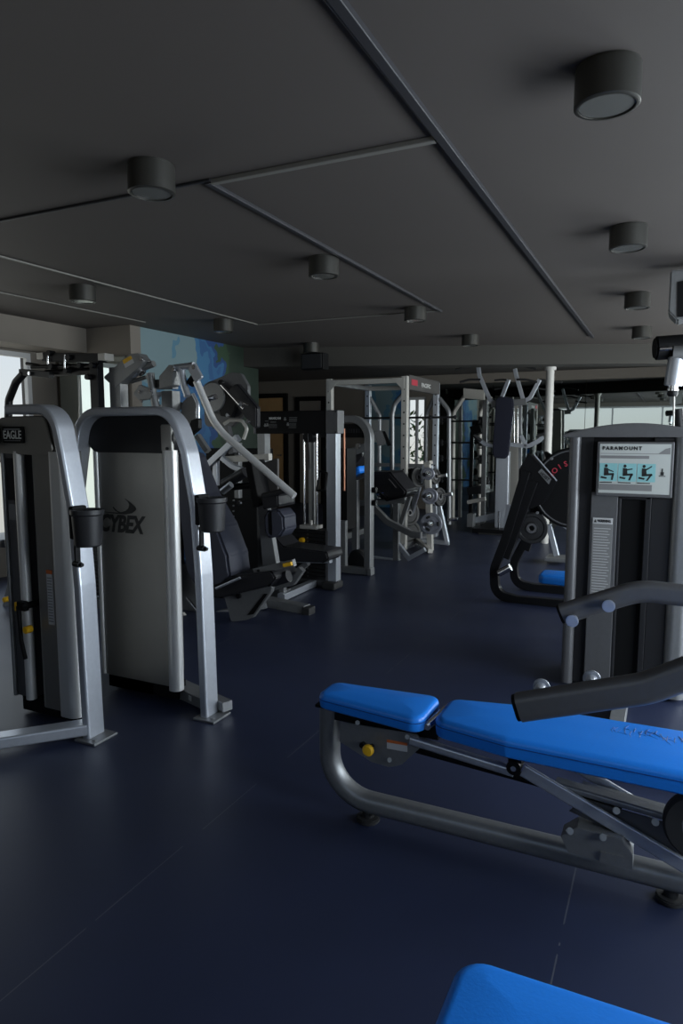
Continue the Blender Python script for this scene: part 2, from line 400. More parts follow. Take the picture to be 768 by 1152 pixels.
window('window_2', 'x', XR + .02, 5.9, 9.9, .6, 1.9, (7.2, 8.6))
window('window_3', 'y', YB - .02, -3.7, 1.7, 1.2, 2.4, (-1.85, -.25))
window('window_4', 'x', XL - .02, 2.2, 5.15, .35, 2.28, (3.6,))
window('window_5', 'y', YF + .06, -4.62, -4.22, .75, 2.15, (-4.42,))
# far wall: painted panel, wooden doors in dark doorways
struct(MB().span((-5.4, 12.53, 0), (-4.66, 12.60, 2.46)).build('wall_far_mural', 'mural_far'))
for i, (x0, x1, z1) in enumerate(((-7.95, -7.34, 2.20), (-6.95, -6.45, 2.12))):
    d = thing('door_%d' % (i + 1), '', ''); del d['label']; del d['category']; d['kind'] = 'structure'
    MB().span((x0, 12.55, .01), (x1, 12.595, z1)).build('door_leaf', 'wood' if i == 0 else 'wall', d)
    MB().span((x0 - .09, 12.54, 0), (x0, 12.6, z1 + .09)).span((x1, 12.54, 0), (x1 + .09, 12.6, z1 + .09)).span((x0, 12.54, z1), (x1, 12.6, z1 + .09)).build('door_frame', 'black_flat', d)
    MB().cyl((x1 - .06, 12.53, 1.0), (x1 - .06, 12.55, 1.0), .02).cyl((x1 - .06, 12.53, 1.0), (x1 - .16, 12.53, 1.0), .009).build('door_handle', 'chrome', d)
# wall mirrors (bevelled glass sheets butted together)
xs = (-4.02, -2.94, -1.33, .28, XR)
lab = ('narrow wall mirror beside the bright window on the far wall', 'wall mirror behind the dip station, left of the thin vertical joint',
       'wall mirror behind the white column, reflecting the rear windows', 'wall mirror at the right end of the far wall behind the weight tower')
for k in range(4):
    tag(MB().box(((xs[k] + xs[k + 1]) / 2, 12.575, 1.19), (xs[k + 1] - xs[k] - .008, .03, 2.36)).build('wall_mirror', 'mirror', smooth=0), lab[k], 'mirror')
tag(MB().span((-5.98, 5.46, .3), (-5.05, 5.489, 2.24)).build('wall_mirror', 'mirror', smooth=0), 'greenish wall mirror left of the blue mural, beside the bright window', 'mirror')
# white round column under the beam
struct(MB().cyl((-1.435, 9.30, 0), (-1.435, 9.30, 2.31), .052, n=28).cyl((-1.435, 9.30, 2.27), (-1.435, 9.30, 2.31), .075, n=28).build('column_round', 'column'))
# conduits and joint strips on the ceiling
def strip(a, b, w, h, m, label):
    o = MB().bar((*a, CEIL - h / 2), (*b, CEIL - h / 2), w, h, (b[1] - a[1], -(b[0] - a[0]), 0)).build('ceiling_conduit', m)
    return tag(o, label, 'conduit', None)
t = thing('ceiling_conduit', 'long dark conduit running from the camera to the beam, with a thin cable beside it', 'conduit', (-.80, 2.58, CEIL))
MB().bar((-.80, -.9, CEIL - .012), (-.84, 8.35, CEIL - .012), .035, .024, (1, 0, 0)).build('channel', 'conduit_dark', t)
MB().tube([(-.835, -.9, CEIL - .010), (-.835, 2.56, CEIL - .010)], .007).build('cable', 'conduit', t)
strip((-.84, 2.575), (-1.85, 2.575), .03, .02, 'conduit', 'pale conduit crossing between the long conduit and the second lamp row')
strip((-1.85, 2.56), (-5.6, 2.56), .018, .012, 'conduit_dark', 'thin dark conduit crossing behind the nearest left ceiling lamp')
strip((-1.87, 2.56), (-1.90, 6.05), .028, .02, 'conduit_dark', 'dark conduit running between the middle ceiling lamps')
strip((-1.90, 6.04), (-3.80, 6.00), .016, .012, 'conduit', 'thin far conduit crossing to the left lamp row')
strip((-3.80, 1.0), (-3.80, 6.00), .018, .012, 'conduit', 'long thin conduit at the left lamp row')
strip((-4.78, 2.6), (-4.72, 5.4), .016, .012, 'conduit', 'thin conduit nearest the left window soffit')

# ceiling lamps
def lamp():
    t = thing('ceiling_lamp', '', 'ceiling lamp', (0, 0, CEIL), 'cylinder ceiling lamps')
    MB().lathe([(.092, 0), (.092, -.006), (.096, -.008), (.096, -.112), (.090, -.116), (.083, -.116), (.083, -.100), (.0, -.100)][::1], (0, 0, CEIL), (0, 0, 1), 36).build('housing', 'fixture', t)
    MB().lathe([(.082, -.110), (.078, -.112), (.0, -.110)], (0, 0, CEIL), (0, 0, 1), 32).build('lens', 'lens', t)
    return t
L0 = lamp()
spots = [(-1.98, 2.33, 'nearest lamp of the middle row, black cylinder beside the crossing conduits'), (-.22, 2.33, 'largest lamp, black cylinder with grey lens at the top right'),
         (-.25, 4.09, 'second lamp of the right row, behind the largest lamp'), (-.28, 6.01, 'third lamp of the right row, left of the ceiling speaker'),
         (-.31, 7.89, 'farthest lamp of the right row, just before the beam'), (-2.016, 3.967, 'second lamp of the middle row, beside the dark conduit'),
         (-4.03, 3.93, 'lamp above the left towers, nearest of the left row'), (-3.97, 5.65, 'lamp in front of the blue mural'),
         (-2.065, 5.83, 'third lamp of the middle row, at the end of the dark conduit'), (-4.0, 7.53, 'lamp just above the small black wall speaker'),
         (-2.07, 7.70, 'farthest lamp of the middle row, before the beam')]
for k, (x, y, l) in enumerate(spots):
    o = L0 if k == 0 else copy_tree(L0)
    o.location = (x, y, CEIL); o['label'] = l
o = copy_tree(L0); o.location = (-5.15 + .03, 8.3, CEIL); o.scale = (.55, .55, .9); o['label'] = 'small lamp at the end of the mural wall'

# speakers
p = at(354, 407, 7.62)
t = thing('wall_speaker', 'small black box speaker hung on the beam under the far left lamp', 'speaker', p)
MB().box(p, (.31, .16, .20), .015).build('cabinet', 'black_flat', t); MB().box(p + Vector((0, -.085, 0)), (.27, .012, .17), .004).build('grille', 'rubber', t)
MB().box(p + Vector((0, .11, .04)), (.06, .10, .12)).build('bracket', 'black', t)
sx_, sy_ = .028, 5.15
t = thing('ceiling_speaker', 'grey and black loudspeaker mounted on the ceiling at the right edge', 'speaker', (sx_, sy_, 2.4))
MB().prism([(sx_ - .075, sy_, 2.50), (sx_ + .22, sy_, 2.50), (sx_ + .22, sy_, 2.24), (sx_ - .02, sy_, 2.18), (sx_ - .075, sy_, 2.24)], (0, 1, 0), .24, .01).build('cabinet', 'silver_dull', t)
MB().prism([(sx_ - .03, sy_ - .122, 2.42), (sx_ + .20, sy_ - .122, 2.46), (sx_ + .20, sy_ - .122, 2.20), (sx_ - .02, sy_ - .122, 2.20)], (0, 1, 0), .01).build('grille', 'black_flat', t)
MB().span((sx_ + .04, sy_ - .05, 2.50), (sx_ + .12, sy_ + .05, CEIL - .002)).build('bracket', 'black', t)

# ------------------------------------------------------------------ weight towers with hoop frames (left foreground)
def cup_holder(t, p, side=1):
    """p: centre of the clamp on the hoop"""
    x, y, z = p; c = (x + .075, y - .005, z + .0)
    MB().box((x + .012, y, z + .02), (.03, .085, .15), .008).box((x + .02, y - .02, z - .12), (.012, .03, .12), .004).build('bracket', 'black_flat', t)
    h = MB().lathe([(.0, -.085), (.052, -.085), (.060, -.078), (.068, .055), (.074, .062), (.074, .082), (.066, .082), (.062, .06), (.055, -.07), (.0, -.072)], c, (0, 0, 1), 32)
    h.build('cup_holder', 'shroud_dark', t)
    MB().cyl((x + .0, y - .02, z - .17), (x + .045, y - .03, z - .17), .014, n=12).cyl((x + .045, y - .03, z - .17), (x + .06, y - .03, z - .17), .009, n=12).build('clamp_knob', 'black', t)
def hoop(t, xl, xr_top, foot, yc, ztop, name='hoop_frame', left_foot=None):
    pr = rrect(.105, .045, .012, 3)
    pts = [(foot[0], yc, .012), (foot[0] - .015, yc, .75), (foot[0] - .035, yc, 1.08), (foot[0] - .085, yc, 1.36), (xr_top, yc, ztop), (xl, yc, ztop)]
    if left_foot is None:
        left_foot = xl - .18; pts += [(xl - .06, yc, 1.30), (left_foot + .02, yc, .8), (left_foot, yc, .012)]
        MB().box((left_foot, yc, .006), (.12, .15, .012), .003).build('foot_plate', 'silver_dull', t)
    else: pts[-1] = (left_foot, yc, ztop)
    P = fillet([Vector(q) for q in pts], .15, 8)
    MB().sweep(P, pr, (0, 1, 0)).build(name, 'silver', t)
    MB().box((foot[0] + .02, yc - .005, .006), (.13, .15, .012), .003).cyl((foot[0] + .055, yc - .05, .012), (foot[0] + .055, yc - .05, .02), .010, n=6).build('foot_plate', 'silver_dull', t)

# CYBEX tower -------------------------------------------------------
t = thing('weight_machine', 'tall grey weight tower with the CYBEX logo and a silver hoop frame', 'weight machine', (-2.62, 2.85, 0))
x0, x1, yf = -2.84, -2.30, 2.80
def rounded_shroud(x0, x1, y0, y1, z0, z1, r, m, name, t, tp=0.0):
    P = fillet([Vector(q) for q in ((x0, y0, 0), (x1, y0, 0), (x1 - tp * .25, y0 + .10, 0), (x1 - tp, y1, 0), (x0, y1, 0))], r, 8, closed=True)
    b = bmesh.new(); lo = [b.verts.new((q.x, q.y, z0)) for q in P]; hi = [b.verts.new((q.x, q.y, z1)) for q in P]
    b.faces.new(list(reversed(lo))); b.faces.new(hi)
    for k in range(len(P)): b.faces.new((lo[k], lo[(k + 1) % len(P)], hi[(k + 1) % len(P)], hi[k]))
    mb = MB(); mb._add(b); return mb.build(name, m, t, smooth=50)
rounded_shroud(x0, x1, yf, yf + .30, .10, 1.36, .055, 'shroud', 'shroud', t, .20)
# aluminium edge columns
MB().sweep([(x1 - .022, yf + .012, .085), (x1 - .022, yf + .012, 1.365)], rrect(.075, .075, .034, 6), (1, 0, 0)).build('edge_column', 'alu', t)
MB().sweep([(x0 + .012, yf + .02, .10), (x0 + .012, yf + .02, 1.365)], rrect(.03, .05, .014, 6), (1, 0, 0)).build('edge_column', 'alu', t)
# dark top housing with rounded shoulders
hp = fillet([Vector(q) for q in ((x0 - .05, yf - .004, 1.35), (x1 + .035, yf - .004, 1.35), (x1 - .005, yf - .004, 1.545), (x0 - .01, yf - .004, 1.545))], .09, 8, closed=True)
hp = [Vector((q.x, yf + .055, q.z)) for q in hp]
MB().prism(hp, (0, 1, 0), .13, .004).build('top_housing', 'shroud_dark', t)
MB().span((x1 - .06, yf - .016, 1.355), (x1 + .012, yf + .01, 1.50), .01).build('corner_bracket', 'shroud', t)
MB().cyl((x1 - .015, yf - .022, 1.375), (x1 - .015, yf - .010, 1.375), .008, n=12).build('screw', 'ink', t)
MB().span((x0 + .02, yf + .03, .02), (x1 - .20, yf + .28, .11)).span((x0 + .02, yf + .03, .02), (x1 - .03, yf + .10, .11)).build('base_skirt', 'black_flat', t)
MB().bar((x1 - .1, yf + .10, .045), (-2.09, yf + .0, .045), .06, .06, (0, 0, 1)).bar((x0, yf + .30, .045), (-2.0, yf + .02, .045), .05, .06, (0, 0, 1)).build('base_rail', 'silver_dull', t)
MB().box((-2.235, yf + .012, .05), (.03, .004, .025), 0, (0, 0, -.44)).build('rail_badge', 'white_label', t)
hoop(t, x0 - .01, -2.24, (-2.075, 0), 2.765, 1.565)
cup_holder(t, (-2.07, 2.72, 1.06))
text('CYBEX', .128, front(-2.665, yf - .002, .960), 'ink', t, 'logo_lettering', bold=.0048, shear=.28, sx=.80, space=.94)
# swoosh above the lettering
a = [((X - 350) / 12.8 * .0063, (290 - Y_) / 12.8 * .0049) for X, Y_ in ((100, 275), (340, 290), (450, 290), (540, 268), (600, 215), (590, 180), (520, 115), (440, 62), (490, 110), (505, 150), (490, 200), (450, 240), (380, 263), (330, 245), (290, 208), (275, 188), (268, 205), (300, 245), (345, 270), (200, 272), (100, 267))]
MB().prism([(-2.672 + u, yf - .002, 1.018 + v) for u, v in a], (0, 1, 0), .001).build('logo_swoosh', 'ink', t)

# EAGLE tower -------------------------------------------------------
t = thing('weight_machine', 'weight tower with the EAGLE badge and a silver hoop frame at the left edge', 'weight machine', (-2.80, 2.40, 0))
x0, x1, yf = -3.01, -2.56, 2.36
rounded_shroud(x0, x0 + .13, yf + .01, yf + .34, .10, 1.36, .02, 'gunmetal', 'left_panel', t)
rounded_shroud(x0 + .185, x1, yf, yf + .30, .07, 1.36, .045, 'shroud', 'shroud', t, .22)
MB().sweep([(x1 - .050, yf + .012, .06), (x1 - .050, yf + .012, 1.365)], rrect(.125, .09, .042, 6), (1, 0, 0)).build('edge_column', 'alu', t)
MB().sweep([(x0 + .125, yf + .0, .10), (x0 + .125, yf + .0, 1.365)], rrect(.05, .05, .022, 6), (1, 0, 0)).build('edge_column', 'alu', t)
MB().sweep([(x0 + .008, yf + .01, .10), (x0 + .008, yf + .01, 1.365)], rrect(.02, .04, .009, 6), (1, 0, 0)).build('edge_column', 'silver_dull', t)
MB().span((x0 + .13, yf + .26, .10), (x0 + .20, yf + .32, 1.36)).build('slot_back', 'black_flat', t)
# weight stack in the slot with its selector pins
st = MB()
for k in range(22): st.span((x0 + .155, yf + .07, .12 + k * .027), (x0 + .183, yf + .25, .12 + k * .027 + .024), .002)
st.build('weight_stack', 'iron', t)
MB().cyl((x0 + .165, yf - .07, .60), (x0 + .165, yf + .08, .60), .016, n=14).box((x0 + .15, yf - .045, .60), (.06, .03, .05), .008).tube([(x0 + .135, yf - .06, .60), (x0 + .145, yf - .06, .42), (x0 + .155, yf - .05, .33)], .010).build('selector_pin', 'black_flat', t)
MB().cyl((x0 + .185, yf - .07, .485), (x0 + .185, yf - .03, .485), .019, n=16, bev=.004).build('pin_knob', 'yellow', t, label='yellow knob')
MB().box((x0 + .115, yf - .05, .595), (.018, .02, .045), .003).build('pin_tab', 'yellow', t, label='yellow tab')
hp = fillet([Vector(q) for q in ((x0 - .02, 0, 1.35), (x1 - .03, 0, 1.35), (x1 - .07, 0, 1.535), (x0 + .03, 0, 1.535))], .08, 8, closed=True)
MB().prism([Vector((q.x, yf + .055, q.z)) for q in hp], (0, 1, 0), .13, .004).build('top_housing', 'brown_plastic', t)
MB().prism([Vector((q.x, yf - .018, q.z)) for q in fillet([Vector(v) for v in ((x0 - .02, 0, 1.355), (x1 - .06, 0, 1.345), (x1 - .11, 0, 1.53), (x0 + .02, 0, 1.53))], .04, 6, closed=True)], (0, 1, 0), .012, .003).build('housing_front', 'shroud', t)
hoop(t, x0 + .08, -2.56, (-2.430, 0), 2.325, 1.565, left_foot=-2.86)
cup_holder(t, (-2.425, 2.27, 1.03))
MB().span((x0 + .065, yf - .040, 1.405), (x0 + .205, yf - .024, 1.485), .004).build('badge', 'black_flat', t)
MB().span((x0 + .08, yf - .043, 1.468), (x0 + .19, yf - .040, 1.476)).span((x0 + .08, yf - .043, 1.415), (x0 + .19, yf - .040, 1.419)).build('badge_rule', 'silver_dull', t)
text('EAGLE', .056, front(x0 + .135, yf - .041, 1.443), 'white_ink', t, 'badge_lettering', bold=.0008, sx=.78)
MB().span((x0 + .03, yf - .0, 1.02), (x0 + .095, yf + .012, 1.10)).build('instruction_label', 'grey_label', t)
MB().span((x0 + .025, yf + .002, 1.12), (x0 + .10, yf + .011, 1.33)).build('instruction_panel', 'shroud_dark', t)
MB().span((x0 + .275, yf - .002, .51), (x0 + .315, yf + .002, .78)).build('warning_label', 'white_label', t)
MB().span((x0 + .275, yf - .003, .765), (x0 + .315, yf + .002, .785)).build('warning_band', 'orange', t)
ln = MB()
for k in range(16): ln.span((x0 + .28, yf - .0035, .525 + k * .0145), (x0 + .31, yf, .530 + k * .0145))
ln.build('warning_print', 'grey_label', t)
MB().span((x0 + .02, yf + .05, .015), (x1 - .22, yf + .30, .10)).span((x0 + .02, yf + .03, .015), (x1 - .05, yf + .10, .10)).build('base_skirt', 'black_flat', t)
MB().bar((-2.45, 2.30, .055), (-3.25, 1.40, .055), .055, .09, (0, 0, 1), .01).build('base_rail', 'silver', t)
# seat side of the machine at the picture edge: padded roller and arm
MB().cyl((-3.02, 2.25, 1.47), (-3.22, 2.12, 1.47), .05, n=20, bev=.01).lathe([(.0, 0), (.055, .0), (.064, .012), (.064, .03), (.05, .04), (0, .04)], (-2.99, 2.28, 1.445), (.6, .3, 0), 24).build('roller_pad', 'rubber', t)

# ------------------------------------------------------------------ PARAMOUNT machine (right)
t = thing('weight_machine', 'dark weight tower with the PARAMOUNT placard and two grey pegged arms', 'weight machine', (-.17, 4.15, 0))
yf = 4.0; xa, xb = -.50, .165
MB().span((xa + .05, yf + .03, .03), (xb - .03, yf + .44, 1.435)).build('core', 'black_flat', t)
MB().sweep([(xa + .030, yf + .03, .02), (xa + .030, yf + .03, 1.44)], rrect(.062, .08, .026, 6), (1, 0, 0)).build('edge_column', 'gunmetal', t)
MB().sweep([(xb - .08, yf + .03, .02), (xb - .08, yf + .03, 1.44)], rrect(.115, .10, .045, 6), (1, 0, 0)).build('edge_column', 'silver_dull', t)
fr = MB()
fr.span((xa + .06, yf + .022, .03), (-.375, yf + .04, 1.43)); fr.build('left_cheek', 'shroud_dark', t)
MB().span((-.375, yf + .0, .03), (-.235, yf + .035, 1.13), .006).build('slot_frame', 'gunmetal', t)
MB().span((-.238, yf + .004, .03), (-.218, yf + .04, 1.13), .006).span((-.10, yf + .004, .03), (-.068, yf + .04, 1.13), .006).span((-.238, yf + .004, 1.095), (-.07, yf + .04, 1.13), .006).build('slot_frame', 'shroud_dark', t)
MB().span((-.068, yf + .012, .03), (.04, yf + .04, 1.43), .004).build('right_cheek', 'shroud_dark', t)
st = MB()
for k in range(20): st.span((-.215, yf + .06, .10 + k * .026), (-.105, yf + .12, .10 + k * .026 + .023), .002)
st.build('weight_stack', 'iron', t)
# arched cap
cap = [(xa - .035, 0, 1.432), (xb + .04, 0, 1.432)]
n_ = 14
top = [(xb + .04 - (xb - xa + .075) * k / n_, 0, 1.445 + .062 * math.sin(math.pi * k / n_) ** .9) for k in range(n_ + 1)]
MB().prism([Vector((q[0], yf + .225, q[2])) for q in cap + top], (0, 1, 0), .52, .006).build('top_cap', 'gunmetal', t)
# placard
px0, px1, pz0, pz1 = -.350, .028, 1.113, 1.408
MB().span((px0, yf - .035, pz0), (px1, yf + .02, pz1), .006).build('placard_frame', 'gunmetal', t)
MB().span((px0 + .014, yf - .038, pz0 + .018), (px1 - .014, yf - .034, pz1 - .012)).build('placard', 'screen_white', t)
text('PARAMOUNT', .026, front(px0 + .125, yf - .039, pz1 - .036), 'ink', t, 'placard_lettering', bold=.0012, sx=1.0, space=1.35)
MB().span((px0 + .018, yf - .0395, 1.343), (px1 - .018, yf - .038, 1.346)).span((px0 + .018, yf - .0395, 1.147), (px0 + .28, yf - .038, 1.180)).span((px0 + .018, yf - .0395, 1.318), (px0 + .26, yf - .038, 1.334)).build('placard_print', 'grey_label', t)
MB().prism([(px1 - .075, yf - .0388, 1.345), (px1 - .018, yf - .0388, 1.345), (px1 - .018, yf - .0388, 1.378), (px1 - .04, yf - .0388, 1.372)], (0, 1, 0), .001).build('placard_corner', 'grey_label', t)
for k in range(3):
    cx = px0 + .062 + k * .094
    MB().span((cx - .045, yf - .0397, 1.195), (cx + .044, yf - .038, 1.292)).build('diagram_panel', 'cyan', t)
    f = MB(); Yd = yf - .0402; j = k * .008
    f.prism([(cx - .012 + math.cos(a) * .008, Yd, 1.278 + math.sin(a) * .009) for a in [i * math.pi / 4 for i in range(8)]], (0, 1, 0), .001)
    f.prism([(cx - .022, Yd, 1.268), (cx - .002, Yd, 1.266), (cx + .002, Yd, 1.235), (cx - .022, Yd, 1.232)], (0, 1, 0), .001)
    f.prism([(cx - .022, Yd, 1.236), (cx + .028, Yd, 1.240), (cx + .030, Yd, 1.229), (cx - .022, Yd, 1.224)], (0, 1, 0), .001)
    f.prism([(cx + .018, Yd, 1.234), (cx + .029, Yd, 1.234), (cx + .024 - j, Yd, 1.202), (cx + .014 - j, Yd, 1.202)], (0, 1, 0), .001)
    f.prism([(cx - .036, Yd, 1.222), (cx - .006, Yd, 1.216), (cx - .010, Yd, 1.207), (cx - .038, Yd, 1.212)], (0, 1, 0), .001)
    f.prism([(cx - .004, Yd, 1.262), (cx + .026, Yd, 1.250 + j * 2), (cx + .026, Yd, 1.244 + j * 2), (cx - .004, Yd, 1.254)], (0, 1, 0), .001)
    f.span((cx - .043, Yd, 1.186), (cx + .02, Yd + .002, 1.191)).build('diagram_figure', 'ink', t)
f = MB(); cx = px1 - .052
f.span((cx - .008, yf - .0395, 1.232), (cx + .008, yf - .038, 1.250)).span((cx - .016, yf - .0395, 1.226), (cx + .016, yf - .038, 1.230)).span((cx - .003, yf - .0395, 1.250), (cx + .003, yf - .038, 1.268)).build('warning_icon', 'ink', t)
# warning label on the frame left of the slot
MB().span((-.362, yf - .004, .52), (-.256, yf + .002, .99), .002).build('warning_label', 'grey_label', t)
MB().span((-.360, yf - .006, .955), (-.258, yf - .002, .988), .001).build('warning_header', 'white_label', t)
text('WARNING', .021, front(-.300, yf - .007, .971), 'ink', t, 'warning_lettering', sx=.66, bold=.0006)
MB().prism([(-.355, yf - .0065, .962), (-.339, yf - .0065, .962), (-.347, yf - .0065, .98)], (0, 1, 0), .001).build('warning_triangle', 'ink', t)
ln = MB()
for k in range(26): ln.span((-.353, yf - .0055, .54 + k * .0155), (-.266 - (k * 7 % 5) * .004, yf - .004, .5435 + k * .0155))
ln.build('warning_print', 'white_label', t)
# base frame and the post that carries the arms (off to the right)
MB().bar((-.16, 4.0, .05), (-.16, 3.0, .05), .07, .07, (1, 0, 0)).bar((-.16, 3.02, .05), (1.1, 3.02, .05), .07, .07, (0, 1, 0)).bar((1.05, 2.0, .05), (1.05, 4.2, .05), .07, .07, (1, 0, 0)).build('base_frame', 'silver_dull', t)
MB().bar((1.05, 2.55, .08), (1.05, 2.55, 1.25), .09, .11, (1, 0, 0)).cyl((1.05, 1.95, 1.15), (1.05, 3.2, 1.15), .045).build('arm_post', 'gunmetal', t)
def arm(pts, m, pegs, name='press_arm'):
    o = MB().sweep(pts, rrect(.058, .092, .028, 6), (0, 1, 0), .28, 10).build(name, 'gunmetal', t)
    p, q = Vector(pts[0]), Vector(pts[1]); d = (q - p).normalized()
    MB().sweep([p - d * .012, p + d * .004], rrect(.050, .084, .026, 6), (0, 1, 0)).build('end_cap', 'black_flat', o)
    for f_ in pegs:
        c = p + d * f_[0]
        MB().cyl(c + Vector((0, f_[1] * .02, f_[2])), c + Vector((0, f_[1] * .075, f_[2])), .017, n=18).cyl(c + Vector((0, f_[1] * .07, f_[2])), c + Vector((0, f_[1] * .082, f_[2])), .026, n=24, bev=.003).build('peg', 'silver', o)
    return o
arm([(-.375, 2.055, .615), (-.02, 2.055, .735), (.50, 2.055, 1.05), (1.05, 2.055, 1.15)], 0, ((.055, 1, .03), (.21, 1, .03)))
arm([(-.385, 3.06, .665), (-.08, 3.06, .80), (.35, 3.06, .79), (1.05, 3.06, 1.15)], 0, ((.055, -1, -.03), (.21, -1, -.012)))

# ------------------------------------------------------------------ adjustable bench with blue pads
YC = 2.235
t = thing('weight_bench', 'adjustable bench with two bright blue pads and a bent grey base tube', 'bench', (-.5, YC, 0))
o = MB().pad([(-1.135, YC - .075), (-.705, YC - .135), (-.705, YC + .105), (-1.135, YC + .075)], .435, .495, .022, .045).build('seat_pad', 'blue', t)
def seam_line(outline, z, o, fil=.045):
    P = fillet([Vector((x, y, z)) for x, y in outline], fil, 6, closed=True)
    MB().sweep(P + [P[0]], circ(.0016, 6), (0, 0, 1)).build('piping', 'blue_dark', o)
seam_line([(-1.136, YC - .076), (-.704, YC - .136), (-.704, YC + .106), (-1.136, YC + .076)], .472, o)
bo = [(-.675, YC - .105), (-.42, YC - .155), (.68, YC - .175), (.68, YC + .175), (-.42, YC + .155), (-.675, YC + .105)]
o = MB().pad(bo, .425, .495, .024, .05).build('back_pad', 'blue', t)
seam_line([(a_ - (.001 if a_ < 0 else -.001), b_ + (.001 if b_ > YC else -.001)) for a_, b_ in bo], .470, o, .05)
# creases worn into the vinyl of the back pad
cr_ = MB()
for k in range(26):
    cx = -.115 + k * .0105; cy = YC + .075 + random.uniform(-.02, .03)
    cr_.sweep([(cx, cy, .5005), (cx + random.uniform(-.012, .012), cy - random.uniform(.015, .035), .5008), (cx + random.uniform(-.004, .02), cy - random.uniform(.03, .06), .5005)], circ(.0009, 5), (0, 0, 1))
cr_.build('vinyl_crease', 'blue_dark', o)
# bent base tube
MB().sweep([(-1.115, YC, .425), (-1.115, YC, .075), (.70, YC, .075)], rrect(.075, .075, .030, 5), (0, 1, 0), .17, 12).build('base_tube', 'silver_dull', t)
MB().box((-1.115, YC, .43), (.085, .085, .012), .003).build('tube_cap', 'black_flat', t)
for x in (-.955, .075):
    MB().cyl((x, YC, 0), (x, YC, .018), .045, n=20, bev=.004).cyl((x, YC, .015), (x, YC, .045), .022, n=14).build('rubber_foot', 'rubber', t)
Yn = YC - .052
def B(x, y, Y=Yn): return at(x, y, Y)
pl_ = [B(*q) for q in ((383, 812), (470, 826), (476, 838), (452, 860), (438, 863), (418, 857), (404, 848), (382, 834))]
o = MB().prism(pl_, (0, 1, 0), .006, .001).prism([v + Vector((0, .10, 0)) for v in pl_], (0, 1, 0), .006, .001).build('side_plate', 'silver_dull', t)
MB().prism([B(435, 832, Yn - .004), B(458, 836, Yn - .004), B(458, 846, Yn - .004), B(435, 842, Yn - .004)], (0, 1, 0), .001).build('plate_label', 'white_label', o)
MB().prism([B(435, 832, Yn - .005), B(458, 836, Yn - .005), B(458, 839, Yn - .005), B(435, 835, Yn - .005)], (0, 1, 0), .001).build('label_band', 'orange', o)
k = B(413, 845, Yn - .05)
MB().cyl(k, k + Vector((0, .05, 0)), .008, n=12).cyl(k + Vector((-.035, .03, .0)), k + Vector((-.035, .048, .0)), .010, n=12).build('pin_shaft', 'black', o)
MB().lathe([(0, 0), (.016, .001), (.021, .006), (.021, .016), (.015, .022), (0, .022)], k + Vector((0, -.004, 0)), (0, 1, 0), 24).build('adjuster_knob', 'yellow', o, label='round yellow knob')
for q in ((438, 855), (458, 829), (402, 813)):
    MB().cyl(B(*q, Yn - .012), B(*q, Yn), .009, n=6).build('bolt', 'silver_dull', o)
# seat sub frame and hinge cylinder between the pads
MB().bar((-1.10, YC, .405), (-.68, YC, .405), .05, .05, (0, 1, 0)).build('seat_rail', 'black', t)
MB().cyl((-.702, YC - .085, .455), (-.680, YC + .09, .455), .016, n=18).cyl((-.703, YC - .095, .455), (-.702, YC - .085, .455), .010, n=12).build('hinge_shaft', 'chrome', t)
# rails under the back pad
MB().sweep([B(462, 832), B(578, 868)], rrect(.032, .032, .010, 4), (0, 1, 0)).build('back_rail', 'silver', t)
MB().sweep([B(462, 840, Yn + .10), B(700, 905, Yn + .10)], rrect(.032, .030, .010, 4), (0, 1, 0)).build('back_rail', 'black', t)
k = B(578, 863, Yn - .02)
MB().cyl(k - Vector((0, .010, 0)), k + Vector((0, .14, 0)), .024, n=20).box(k + Vector((0, .03, .03)), (.045, .05, .05), .006).build('pivot', 'black', t)
MB().cyl(k - Vector((0, .014, 0)), k - Vector((0, .009, 0)), .009, n=12).build('pivot_bolt', 'chrome', t)
MB().sweep([B(588, 866), B(790, 986)], rrect(.016, .045, .006, 3), (0, 1, 0)).build('support_strut', 'silver', t)
MB().sweep([B(640, 858, Yn + .11), B(735, 915, Yn + .11)], rrect(.016, .035, .006, 3), (0, 1, 0)).build('support_strut', 'silver', t)
MB().sweep([B(625, 880, Yn + .03), B(790, 928, Yn + .03)], rrect(.05, .022, .008, 4), (0, 1, 0)).sweep([B(655, 882, Yn + .08), B(790, 921, Yn + .08)], rrect(.03, .014, .006, 4), (0, 1, 0)).build('ladder_rail', 'silver_dull', t)
MB().prism([B(*q, Yn + .02) for q in ((655, 898), (800, 940), (800, 985), (690, 935), (640, 912))], (0, 1, 0), .006).build('ladder_plate', 'gunmetal', t)
MB().prism([B(*q, Yn - .0) for q in ((632, 934), (650, 924), (700, 938), (712, 955), (712, 972), (640, 952))], (0, 1, 0), .07, .002).build('base_bracket', 'silver_dull', t)
for q in ((641, 935), (678, 942), (693, 912), (737, 925)):
    MB().cyl(B(*q, Yn - .048), B(*q, Yn - .03), .011, n=12, bev=.002).build('bolt', 'silver_dull', t)
MB().prism([B(*q, Yn - .035) for q in ((675, 957), (702, 963), (701, 975), (674, 969))], (0, 1, 0), .012, .001).build('clamp', 'silver_dull', t)
k = B(790, 930, Yn - .04)
MB().lathe([(.055, -.02), (.098, -.022), (.106, -.012), (.106, .012), (.098, .022), (.055, .02), (.055, -.02)], k, (0, 1, 0), 40).build('wheel_tyre', 'rubber', t)
MB().lathe([(.0, -.016), (.054, -.016), (.054, .016), (.0, .016)], k, (0, 1, 0), 30).build('wheel_hub', 'silver_dull', t)

